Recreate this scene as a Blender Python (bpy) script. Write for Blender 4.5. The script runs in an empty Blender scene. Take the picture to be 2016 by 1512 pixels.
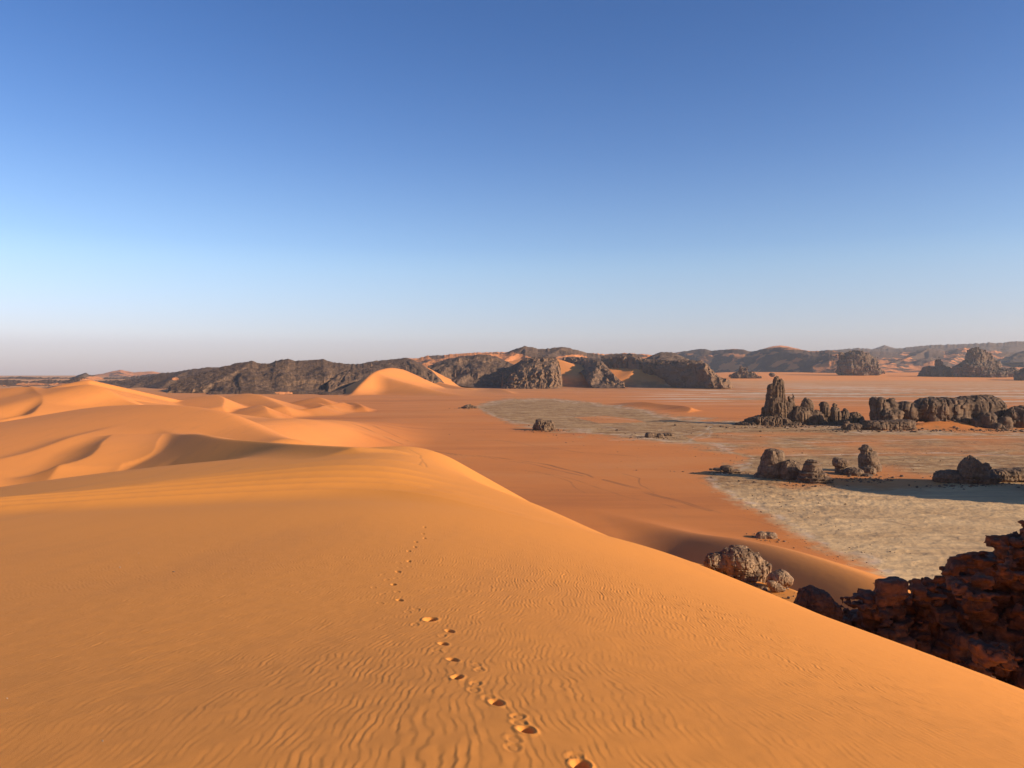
import bpy, math, random
import numpy as np

C = bpy.context.scene.collection
sc = bpy.context.scene
F = 1495.0; CX = 1008.0; HY = 733.0          # photo focal length (px), centre column, horizon row

# ------------------------------------------------------------------ camera
cam_d = bpy.data.cameras.new('camera'); cam = bpy.data.objects.new('camera', cam_d); C.objects.link(cam)
cam.location = (0, 0, 0); cam.rotation_euler = (math.radians(90), 0, 0)
cam_d.sensor_width = 36.0; cam_d.lens = 36.0 * F / 2016.0
cam_d.shift_y = -(756.0 - HY) / 2016.0
cam_d.clip_start = 0.05; cam_d.clip_end = 60000
sc.camera = cam

# ------------------------------------------------------------------ light
SUN_EL = math.radians(20.0); SUN_PHI = math.radians(23.0)     # low sun to the right, a touch behind the camera
sun_dir = (math.cos(SUN_PHI) * math.cos(SUN_EL), -math.sin(SUN_PHI) * math.cos(SUN_EL), math.sin(SUN_EL))
w = bpy.data.worlds.new('World'); sc.world = w; w.use_nodes = True
nt = w.node_tree; nt.nodes.clear()
sky = nt.nodes.new('ShaderNodeTexSky'); sky.sky_type = 'NISHITA'; sky.sun_disc = False
sky.sun_elevation = SUN_EL; sky.sun_rotation = math.radians(90.0) + SUN_PHI
sky.altitude = 1200; sky.air_density = 1.0; sky.dust_density = 1.0; sky.ozone_density = 4.0
# desert air: dusty and pale towards the horizon, deeper blue overhead
tc = nt.nodes.new('ShaderNodeTexCoord'); sep = nt.nodes.new('ShaderNodeSeparateXYZ'); rp = nt.nodes.new('ShaderNodeValToRGB')
for i, (z_, c_) in enumerate([(0.0, (1.02, .80, .93)), (.02, (1.10, .86, .96)), (.048, (1.54, 1.09, 1.09)), (.12, (1.72, 1.44, 1.30)), (.16, (1.52, 1.38, 1.33)), (.274, (1.00, 1.12, 1.32)), (.425, (.62, .87, 1.18))]):
    e_ = rp.color_ramp.elements[i] if i < 2 else rp.color_ramp.elements.new(z_)
    e_.position = z_; e_.color = (c_[0] / 2, c_[1] / 2, c_[2] / 2, 1)
rp.color_ramp.interpolation = 'B_SPLINE'
v2 = nt.nodes.new('ShaderNodeVectorMath'); v2.operation = 'SCALE'; v2.inputs['Scale'].default_value = 2.0
hs = nt.nodes.new('ShaderNodeVectorMath'); hs.operation = 'MULTIPLY'
nt.links.new(tc.outputs['Generated'], sep.inputs[0]); nt.links.new(sep.outputs[2], rp.inputs[0]); nt.links.new(rp.outputs[0], v2.inputs[0]); nt.links.new(v2.outputs[0], hs.inputs[1])
bg = nt.nodes.new('ShaderNodeBackground'); bg.inputs[1].default_value = 0.083
out = nt.nodes.new('ShaderNodeOutputWorld')
nt.links.new(sky.outputs[0], hs.inputs[0]); nt.links.new(hs.outputs[0], bg.inputs[0]); nt.links.new(bg.outputs[0], out.inputs[0])
sd = bpy.data.lights.new('sun', 'SUN'); sd.energy = 5.0; sd.angle = math.radians(0.53); sd.color = (1.0, 0.83, 0.62)
so = bpy.data.objects.new('sun', sd); C.objects.link(so)
from mathutils import Vector
so.rotation_euler = Vector(sun_dir).to_track_quat('Z', 'Y').to_euler()
so.location = (300, 0, 200)
sc.view_settings.view_transform = 'Standard'; sc.view_settings.look = 'None'
sc.view_settings.exposure = 0.62; sc.view_settings.gamma = 1.0

# ------------------------------------------------------------------ noise
def _hash(ix, iy, iz, seed):
    h = (ix.astype(np.uint32) * np.uint32(374761393)) ^ (iy.astype(np.uint32) * np.uint32(668265263)) ^ \
        (iz.astype(np.uint32) * np.uint32(2147483647 - 1013904)) ^ np.uint32((seed * 97531 + 1) & 0xffffffff)
    h = (h ^ (h >> np.uint32(13))) * np.uint32(1274126177)
    h = (h ^ (h >> np.uint32(15))) * np.uint32(2246822519)
    return h ^ (h >> np.uint32(16))
def pn2(x, y, seed=0):
    x = np.asarray(x, np.float32); y = np.asarray(y, np.float32)
    xi = np.floor(x); yi = np.floor(y); xf = x - xi; yf = y - yi
    xi = xi.astype(np.int64); yi = yi.astype(np.int64); z = np.zeros_like(xi)
    u = xf * xf * xf * (xf * (xf * 6 - 15) + 10); v = yf * yf * yf * (yf * (yf * 6 - 15) + 10)
    def g(dx, dy):
        a = (_hash(xi + dx, yi + dy, z, seed) & np.uint32(1023)).astype(np.float32) * np.float32(2 * math.pi / 1024)
        return np.cos(a) * (xf - dx) + np.sin(a) * (yf - dy)
    n0 = g(0, 0) * (1 - u) + g(1, 0) * u
    n1 = g(0, 1) * (1 - u) + g(1, 1) * u
    return (n0 * (1 - v) + n1 * v) * 1.5
def pn3(x, y, z, seed=0):
    x = np.asarray(x, np.float32); y = np.asarray(y, np.float32); z = np.asarray(z, np.float32)
    xi = np.floor(x); yi = np.floor(y); zi = np.floor(z); xf = x - xi; yf = y - yi; zf = z - zi
    xi = xi.astype(np.int64); yi = yi.astype(np.int64); zi = zi.astype(np.int64)
    f = lambda t: t * t * t * (t * (t * 6 - 15) + 10)
    u, v, w_ = f(xf), f(yf), f(zf); r = 0
    for dz in (0, 1):
        for dy in (0, 1):
            for dx in (0, 1):
                h = _hash(xi + dx, yi + dy, zi + dz, seed)
                gx = ((h & np.uint32(255)).astype(np.float32) / 127.5 - 1)
                gy = (((h >> np.uint32(8)) & np.uint32(255)).astype(np.float32) / 127.5 - 1)
                gz = (((h >> np.uint32(16)) & np.uint32(255)).astype(np.float32) / 127.5 - 1)
                d = gx * (xf - dx) + gy * (yf - dy) + gz * (zf - dz)
                r = r + d * (u if dx else 1 - u) * (v if dy else 1 - v) * (w_ if dz else 1 - w_)
    return r * 1.3
def vor3(x, y, z, seed=0):
    """jittered cells: distance to nearest and second point, random value of the nearest cell"""
    xi = np.floor(x).astype(np.int64); yi = np.floor(y).astype(np.int64); zi = np.floor(z).astype(np.int64)
    f1 = np.full(x.shape, 9., np.float32); f2 = f1.copy(); rv = np.zeros(x.shape, np.float32)
    for dz in (-1, 0, 1):
        for dy in (-1, 0, 1):
            for dx in (-1, 0, 1):
                h = _hash(xi + dx, yi + dy, zi + dz, seed)
                jx = (h & np.uint32(1023)).astype(np.float32) / 1023; jy = ((h >> np.uint32(10)) & np.uint32(1023)).astype(np.float32) / 1023; jz = ((h >> np.uint32(20)) & np.uint32(1023)).astype(np.float32) / 1023
                d = np.maximum(np.maximum(np.abs(xi + dx + 0.15 + 0.7 * jx - x), np.abs(yi + dy + 0.15 + 0.7 * jy - y)), np.abs(zi + dz + 0.15 + 0.7 * jz - z)).astype(np.float32)
                m = d < f1
                f2 = np.where(m, f1, np.minimum(f2, d)); rv = np.where(m, (h >> np.uint32(7) & np.uint32(255)).astype(np.float32) / 255, rv); f1 = np.where(m, d, f1)
    return f1, f2, rv
def fbm2(x, y, o=4, seed=0, g=0.5):
    r = 0; a = 1.0
    for i in range(o): r = r + a * pn2(x * 2 ** i, y * 2 ** i, seed + i); a *= g
    return r
def fbm3(x, y, z, o=4, seed=0, g=0.5):
    r = 0; a = 1.0
    for i in range(o): r = r + a * pn3(x * 2 ** i, y * 2 ** i, z * 2 ** i, seed + i); a *= g
    return r
def rid2(x, y, o=4, seed=0):
    r = 0; a = 0.6
    for i in range(o): r = r + a * (1 - 2 * np.abs(pn2(x * 2 ** i, y * 2 ** i, seed + i))); a *= 0.5
    return r
def sst(a, b, x):
    t = np.clip((x - a) / (b - a), 0, 1); return t * t * (3 - 2 * t)
def smax(a, b, k):
    h = np.clip(0.5 + 0.5 * (a - b) / k, 0, 1); return b + (a - b) * h + k * h * (1 - h)
def smooth_interp(x, xp, fp):
    """C1 cubic interpolation through (xp, fp), clamped ends."""
    xp = np.asarray(xp, float); fp = np.asarray(fp, float)
    m = np.gradient(fp, xp)
    x = np.clip(x, xp[0], xp[-1]); i = np.clip(np.searchsorted(xp, x) - 1, 0, len(xp) - 2)
    h = xp[i + 1] - xp[i]; t = (x - xp[i]) / h
    return ((2 * t**3 - 3 * t**2 + 1) * fp[i] + (t**3 - 2 * t**2 + t) * h * m[i] + (-2 * t**3 + 3 * t**2) * fp[i + 1] + (t**3 - t**2) * h * m[i + 1])
def P(px, py, Y):
    """world point at depth Y (metres) on the sight line measured in the photo"""
    return ((px - CX) / F * Y, Y, (HY - py) / F * Y)

# ------------------------------------------------------------------ terrain height
def plain(X, Y):
    a = X / np.maximum(Y, 1.0)
    wr = sst(0.12, 0.30, a)
    zr = 52.0 * sst(2600, 5800, Y)
    zl = -0.010 * np.maximum(Y - 4500, 0)
    return -50.0 + wr * zr + (1 - wr) * zl

ZC_Y = [-60, -20, 0, 4.6, 7.3, 13, 22, 31, 37, 46, 53, 61, 70, 80, 95, 112, 124, 140, 165, 200, 260, 340]
ZC_Z = [2.5, 0.2, -1.62, -2.16, -2.70, -3.60, -4.66, -5.62, -6.54, -7.45, -8.06, -8.66, -9.27, -9.78, -10.62, -11.40, -12.15, -14.5, -20.5, -30, -44, -56]
XC_Y = [-60, 0, 10, 20, 36, 60, 110, 150, 200, 340]
XC_X = [6, 0.0, -1.45, -3.93, -7.77, -13.3, -17.6, -18.5, -20, -25]
KR_Y = [-60, 5, 14, 24, 36, 60, 110, 340]
KR_K = [.0245, .0223, .0153, .0129, .0110, .0083, .0267, .0217]
def near_dune(X, Y):
    zc = smooth_interp(Y, ZC_Y, ZC_Z); xc = smooth_interp(Y, XC_Y, XC_X)
    k = smooth_interp(Y, KR_Y, KR_K)
    d = X - xc
    dl = np.sqrt(np.maximum(-d, 0) ** 2 + 16.0) - 4.0; dr = np.maximum(d, 0)
    L = 0.055 * dl + 0.055 * sst(38, 75, Y) * dl * (1 - 0.35 * sst(85, 115, Y)) + 0.0009 * np.minimum(np.maximum(dl - 25, 0), 50) ** 2 + 0.06 * np.maximum(dl - 75, 0)
    smx = 0.56
    kk = 0.020 * sst(16, 34, Y)
    dm = (smx + 24 * kk) / (2 * (k + kk)); dm = np.where(dm < 12, smx / (2 * k), dm); dc = np.minimum(dr, dm)
    R = k * dc * dc + kk * np.maximum(dc - 12, 0) ** 2 + smx * (dr - dc)
    zc = zc + 0.27 * sst(20, 36, Y) * (1 - sst(85, 112, Y)) + 0.08 * sst(85, 112, Y)
    z = zc - L - R
    # low transverse lips that read as pale lines across the hump; they bend towards the viewer on the right flank
    q_ = X + 10
    c = Y + np.where(q_ > 0, 0.05, 0.011) * q_ * q_ + 1.2 * pn2(X * 0.05, Y * 0.03, 5)
    fade = (1 - sst(2.5, 11, dr)) * sst(29, 37, Y) * (1 - 0.5 * sst(25, 60, dl))
    for ck, hk, wf in ((37, .60, 1.9), (46, .56, 1.6), (53, .56, 1.6), (61, .60, 1.8), (70, .52, 2.0), (83, .26, 3.0), (96, .2, 4.0)):
        t_ = c - ck
        z = z + hk * fade * np.where(t_ < 0, np.exp(t_ / wf), np.exp(-(t_ / (0.8 * wf)) ** 2))
    return z

RIDGES = []      # (points, slope left, slope right, rounding, blend)
def ridge(pts, sl, sr, rho=1.0, k=2.0, curve=0.0, conv=True, wl=1e6, wr=1e6):
    p = np.array([P(*q) if conv else q for q in pts], float)
    RIDGES.append((p, sl, sr, rho, k, curve, wl, wr))
def eval_ridge(r, X, Y):
    p, sl, sr, rho, k, curve = r[:6]; wl, wr = r[6:8] if len(r) > 6 else (1e6, 1e6)
    a = p[0, :2]; b = p[-1, :2]; L = np.hypot(*(b - a)); e = (b - a) / L; n = np.array([e[1], -e[0]])   # n = right side of a->b
    U = (p[:, :2] - a) @ e; V = (p[:, :2] - a) @ n
    u = (X - a[0]) * e[0] + (Y - a[1]) * e[1]; v = (X - a[0]) * n[0] + (Y - a[1]) * n[1]
    o = np.argsort(U); U = U[o]; V = V[o]; Z = p[o, 2]
    for i in range(1, len(U)):
        if U[i] <= U[i - 1]: U[i] = U[i - 1] + 0.02 * L
    dv = v - smooth_interp(u, U, V)
    z = smooth_interp(u, U, Z)
    over = np.maximum(u - U[-1], 0) + np.maximum(U[0] - u, 0)
    z = z - 0.45 * (np.sqrt(over * over + rho * rho) - rho)
    s = np.where(dv < 0, sl, sr)
    rr = np.where(dv < 0, rho * 0.35, rho)
    ad = np.sqrt(dv * dv + rr * rr) - rr
    return z - s * ad - 0.5 * np.maximum(ad - np.where(dv < 0, wl, wr), 0)

# large left dunes
ridge([(694, 884, 100), (590, 876, 122), (521, 870, 145), (434, 863, 170), (391, 855, 190), (340, 857, 214), (286, 865, 238), (240, 879, 260)], 0.47, 0.24, 1.5, 1.5, wr=5)       # runs away to the left: its left side faces the camera
ridge([(560, 864, 195), (541, 860, 205), (503, 845, 222), (430, 811, 250), (360, 799, 266), (304, 797, 275), (241, 798, 287), (196, 801, 296), (143, 809, 302), (89, 821, 304), (45, 837, 304), (0, 855, 300), (-90, 890, 290)], 0.13, 0.45, 6.0, 3.0, wl=70, wr=70)
ridge([(-40, 925, 178), (0, 907, 186), (36, 898, 190), (62, 891, 194), (100, 877, 200), (140, 862, 208), (190, 853, 220), (260, 847, 236)], 0.40, 0.13, 1.2, 2.5, wr=60)
ridge([(120, 914, 172), (150, 907, 175), (176, 898, 179), (192, 886, 185), (203, 870, 195), (222, 858, 210)], 0.45, 0.05, 0.8, 2.5, wr=12)
# far left dune with a shaded hollow
ridge([(-80, 845, 372), (0, 826, 385), (54, 816, 402), (78, 800, 425), (85, 790, 445), (74, 775, 480), (62, 762, 520)], 0.60, 0.16, 1.2, 3.0)
ridge([(-120, 762, 540), (0, 765, 530), (40, 762, 522), (89, 765, 505), (136, 761, 492), (187, 759, 482), (212, 768, 476), (236, 783, 470), (290, 802, 455)], 0.4, 0.22, 3.0, 3.0)
ridge([(100, 764, 720), (150, 752, 740), (175, 757, 730), (200, 770, 700)], 0.2, 0.2, 3.0, 3.0)
# the dune field on the far side, small barchans
ridge([(330, 800, 1060), (353, 786, 1000), (400, 780, 930), (427, 778, 880), (441, 786, 830), (438, 800, 780)], 0.45, 0.16, 2.0, 2.5)
ridge([(440, 790, 1080), (462, 779, 1030), (481, 775, 1000), (508, 777, 960), (538, 790, 900), (560, 800, 850)], 0.30, 0.22, 4.0, 3.0)
ridge([(430, 826, 880), (449, 813, 870), (480, 806, 845), (510, 798, 810), (521, 800, 785), (528, 812, 750)], 0.42, 0.20, 1.2, 2.0)
ridge([(420, 832, 740), (460, 822, 745), (495, 813, 755), (524, 806, 765), (560, 818, 775)], 0.16, 0.2, 1.5, 2.0)
ridge([(520, 812, 860), (560, 815, 830), (600, 805, 870), (640, 798, 930), (675, 792, 990)], 0.25, 0.30, 1.5, 2.0)
ridge([(590, 800, 1010), (620, 793, 1000), (637, 797, 970), (655, 800, 930)], 0.35, 0.2, 1.5, 2.0)
ridge([(640, 800, 1090), (672, 794, 1060), (700, 793, 1010), (716, 801, 960)], 0.40, 0.25, 1.5, 2.0)
ridge([(560, 796, 1240), (600, 788, 1180), (622, 782, 1150), (650, 793, 1090)], 0.3, 0.2, 2, 2.5)
# dunes on the edge of the pan, right of centre
ridge([(1180, 796, 1250), (1230, 793, 1170), (1269, 791, 1110), (1310, 796, 1050), (1345, 799, 985), (1360, 803, 945), (1352, 815, 900)], 0.35, 0.2, 1.5, 2.5)
ridge([(1250, 841, 800), (1290, 830, 790), (1320, 827, 770), (1350, 833, 745), (1380, 846, 710)], 0.22, 0.16, 3, 3)
ridge([(940, 770, 2100), (975, 765, 1950), (995, 768, 1850), (1010, 776, 1740)], 0.3, 0.15, 3, 5)
# sand banked on the hills
ridge([(670, 786, 1500), (687, 779, 1580), (715, 752, 1700), (735, 734, 1790), (748, 728, 1850), (768, 724, 1930), (792, 727, 2030)], 0.55, 0.44, 3.0, 6.0)
ridge([(748, 741, 1790), (790, 752, 1840), (850, 763, 1900), (930, 767, 1980)], 0.2, 0.14, 10.0, 12.0)
ridge([(838, 722, 2500), (848, 734, 2350), (862, 750, 2200), (885, 757, 2100), (930, 766, 1950)], 0.5, 0.2, 4.0, 8.0)
ridge([(1050, 704, 3200), (1096, 707, 3080), (1130, 720, 2960), (1160, 736, 2850), (1185, 748, 2750)], 0.3, 0.165, 20.0, 14.0)
ridge([(1170, 712, 3120), (1225, 714, 3020), (1262, 718, 2900), (1300, 733, 2760), (1345, 750, 2600)], 0.3, 0.17, 20.0, 14.0)
ridge([(1195, 735, 2950), (1225, 728, 2900), (1262, 722, 2820), (1240, 738, 2700)], 0.3, 0.3, 10.0, 8.0)
ridge([(1780, 846, 660), (1815, 833, 676), (1850, 827, 680), (1885, 828, 678), (1920, 840, 668)], 0.4, 0.30, 4.0, 3.0)
# bench of sand the near outcrop stands on
ridge([(1330, 1098, 99), (1380, 1112, 96), (1450, 1127, 93), (1500, 1149, 90), (1545, 1157, 86), (1585, 1180, 80), (1620, 1215, 72)], 0.52, 0.06, 2.0, 2.5, wr=9)
# sand arm below the near dune at the right
ridge([(1100, 1012, 285), (1200, 1027, 262), (1300, 1041, 236), (1380, 1052, 210), (1460, 1063, 186), (1530, 1078, 166), (1600, 1099, 149), (1660, 1120, 136), (1728, 1147, 123), (1800, 1190, 110)], 0.34, 0.46, 7.0, 4.0)

def erg(X, Y):
    wx = 1 - sst(-125, -45, X + 0.02 * (Y - 150))
    wy = sst(20, 80, Y)
    far = 1 - sst(330, 820, Y)
    z = -50 + 27 * wx * far * wy
    return z + 1.2 * pn2(X / 60, Y / 60, 21) * wx * far
def H(X, Y, detail=True):
    shp = X.shape; X = X.ravel().astype(np.float64); Y = Y.ravel().astype(np.float64)
    R = np.hypot(X, Y)
    z = plain(X, Y)
    z = smax(z, erg(X, Y), 4.0)
    # broad swell of the plain
    z = z + 1.2 * pn2(X / 260, Y / 260, 3) * sst(200, 600, R) * (1 - sst(3000, 5000, R))
    for r in RIDGES:
        p = r[0]; mg = 260.0 if p[:, 1].max() > 700 else 120.0
        if p[:, 1].max() > 1400: mg = 700.0
        m = np.nonzero((X > p[:, 0].min() - mg) & (X < p[:, 0].max() + mg) & (Y > p[:, 1].min() - mg) & (Y < p[:, 1].max() + mg))[0]
        if len(m): z[m] = smax(z[m], eval_ridge(r, X[m], Y[m]), r[4])
    m = np.nonzero((np.abs(X) < 500) & (Y < 400))[0]
    z[m] = smax(z[m], near_dune(X[m], Y[m]), 2.0)
    return z.reshape(shp)
def hit(px, py, y0=1.5, y1=9000):
    """where the sight line through (px, py) first meets the ground"""
    Y = np.geomspace(y0, y1, 6000); X = (px - CX) / F * Y; Z = (HY - py) / F * Y
    b = np.nonzero(H(X, Y) > Z)[0]
    if len(b) == 0: return None
    i = b[0]; return (X[i], Y[i], Z[i])

# ------------------------------------------------------------------ footprints
def rip(X, Y):
    wx = X + 0.13 * pn2(X * 0.9, Y * 0.6, 31) + 0.034 * pn2(X * 3.6, Y * 2.8, 32) + 0.012 * pn2(X * 11, Y * 8, 37) + 0.8 * pn2(X * 0.10, Y * 0.08, 33)
    ph = wx / 0.061
    s = np.sin(2 * math.pi * ph + 0.5 * np.sin(2 * math.pi * ph)) + 0.35 * np.sin(2 * math.pi * (ph * 0.61 + 0.7 * pn2(X * 2.0, Y * 1.2, 38)))
    br = fbm2(X * 5.5, Y * 2.6, 2, 36)
    s = s * np.clip(0.70 + 1.3 * br, 0.0, 1.5)
    patch = np.clip(0.80 + 0.7 * fbm2(X * 0.25, Y * 0.16, 3, 34), 0.3, 1.3)
    left = 0.60 + 0.40 * sst(-0.50, -0.02, X / np.maximum(Y, 0.5))
    R = np.hypot(X, Y)
    return s * 0.00130 * patch * left * (1 - sst(20, 60, R)) * (1 + 0.9 * sst(6, 14, R)) + 0.0035 * fbm2(X * 2.2, Y * 2.2, 3, 39) * (1 - sst(16, 48, R))
PRINTS = [(1143, 1508, 1.15), (1131, 1492, .45), (1010, 1472, .35), (961, 1374, .35), (938, 1309, .35), (871, 1252, .4), (1036, 1438, 1.0), (1022, 1424, .5), (1011, 1455, .35), (1020, 1411, .6), (978, 1383, .9), 
          (933, 1358, .45), (937, 1346, .55), (900, 1334, .9), (944, 1319, .5), (892, 1299, .7), (862, 1283, .4), (873, 1268, .8), (886, 1243, .7), (847, 1220, 1.5),
          (817, 1230, .6), (803, 1205, .45), (820, 1200, .6), (787, 1182, .85), (749, 1188, .5), (753, 1170, .55), (782, 1165, .7), (736, 1157, .6), (775, 1151, .9), (761, 1142, .6), (779, 1139, .5), (753, 1131, .5),
          (784, 1126, 1.0), (787, 1118, .6), (806, 1116, .6), (805, 1105, .9), (786, 1109, .6), (817, 1077, .8), (805, 1085, .9), (819, 1067, .9), (836, 1060, .8), (853, 1063, .5), (833, 1051, .8), (836, 1038, .8),
          (840, 1026, .7), (838, 1017, .7), (840, 1009, .7), (828, 1001, .6), (857, 1003, .4)]
ZIG = [(805, 884), (814, 889), (822, 893), (829, 897), (827, 902), (832, 906), (828, 911), (825, 915), (832, 918), (840, 920), (838, 914), (833, 909)]

# ------------------------------------------------------------------ mesh helpers
def make_mesh(name, co, quads, smooth=True):
    me = bpy.data.meshes.new(name)
    co = np.ascontiguousarray(co, np.float32); quads = np.ascontiguousarray(quads, np.int32)
    n = quads.shape[1]
    me.vertices.add(len(co)); me.vertices.foreach_set('co', co.ravel())
    me.loops.add(quads.size); me.loops.foreach_set('vertex_index', quads.ravel())
    me.polygons.add(len(quads)); me.polygons.foreach_set('loop_start', np.arange(0, quads.size, n, dtype=np.int32))
    me.polygons.foreach_set('use_smooth', np.full(len(quads), smooth, bool))
    me.update(calc_edges=True)
    return me
def grid_quads(nr, nc, wrap=False):
    i = np.arange(nr - 1)[:, None]; j = np.arange(nc if wrap else nc - 1)[None, :]
    jn = (j + 1) % nc
    a = i * nc + j; b = i * nc + jn; c = (i + 1) * nc + jn; d = (i + 1) * nc + j
    return np.stack([a, b, c, d], -1).reshape(-1, 4)
def attr(me, name, v):
    a = me.attributes.new(name, 'FLOAT', 'POINT'); a.data.foreach_set('value', np.ascontiguousarray(v, np.float32).ravel())
def link(name, me, mat=None, label=None, cat=None, group=None, kind=None, parent=None):
    o = bpy.data.objects.new(name, me); C.objects.link(o)
    if mat: me.materials.append(mat)
    if label: o['label'] = label
    if cat: o['category'] = cat
    if group: o['group'] = group
    if kind: o['kind'] = kind
    if parent: o.parent = parent
    return o

# ------------------------------------------------------------------ materials
class NT:
    def __init__(s, name, rough=0.9, spec=0.15):
        s.m = bpy.data.materials.new(name); s.m.use_nodes = True; s.t = s.m.node_tree; s.t.nodes.clear()
        s.out = s.n('ShaderNodeOutputMaterial'); s.b = s.n('ShaderNodeBsdfPrincipled')
        s.b.inputs['Roughness'].default_value = rough; s.b.inputs['Specular IOR Level'].default_value = spec
        s.l(s.b.outputs[0], s.out.inputs['Surface'])
        s.geo = s.n('ShaderNodeNewGeometry')
    def n(s, k, **kw):
        x = s.t.nodes.new(k)
        for a, v in kw.items(): setattr(x, a, v)
        return x
    def l(s, a, b): s.t.links.new(a, b)
    def pos(s, scale=(1, 1, 1)):
        m = s.n('ShaderNodeMapping'); m.inputs['Scale'].default_value = scale; s.l(s.geo.outputs['Position'], m.inputs['Vector']); return m.outputs[0]
    def noise(s, scale, vec=None, detail=4, rough=0.55, dist=0.0, out=0):
        x = s.n('ShaderNodeTexNoise'); x.inputs['Scale'].default_value = scale; x.inputs['Detail'].default_value = detail
        x.inputs['Roughness'].default_value = rough; x.inputs['Distortion'].default_value = dist
        s.l(vec if vec is not None else s.geo.outputs['Position'], x.inputs['Vector']); return x.outputs[out]
    def ramp(s, v, a, b, c0=0.0, c1=1.0):
        x = s.n('ShaderNodeMapRange'); x.interpolation_type = 'SMOOTHSTEP'
        for i, q in enumerate((a, b, c0, c1)): x.inputs[i + 1].default_value = q
        s.l(v, x.inputs[0]); return x.outputs[0]
    def math(s, op, a, b=None):
        x = s.n('ShaderNodeMath', operation=op)
        for i, q in enumerate((a, b)):
            if q is None: continue
            if isinstance(q, (int, float)): x.inputs[i].default_value = q
            else: s.l(q, x.inputs[i])
        return x.outputs[0]
    def mix(s, f, a, b):
        x = s.n('ShaderNodeMix', data_type='RGBA')
        for sock, q in ((x.inputs[0], f), (x.inputs[6], a), (x.inputs[7], b)):
            if isinstance(q, (int, float)): sock.default_value = q
            elif isinstance(q, tuple): sock.default_value = (*q, 1)
            else: s.l(q, sock)
        return x.outputs[2]
    def attr(s, name):
        x = s.n('ShaderNodeAttribute'); x.attribute_name = name; return x.outputs['Fac']
    def bump(s, h, dist, strength=1.0, prev=None):
        x = s.n('ShaderNodeBump'); x.inputs['Distance'].default_value = dist
        if isinstance(strength, (int, float)): x.inputs['Strength'].default_value = strength
        else: s.l(strength, x.inputs['Strength'])
        s.l(h, x.inputs['Height'])
        if prev is not None: s.l(prev, x.inputs['Normal'])
        return x.outputs[0]

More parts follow.
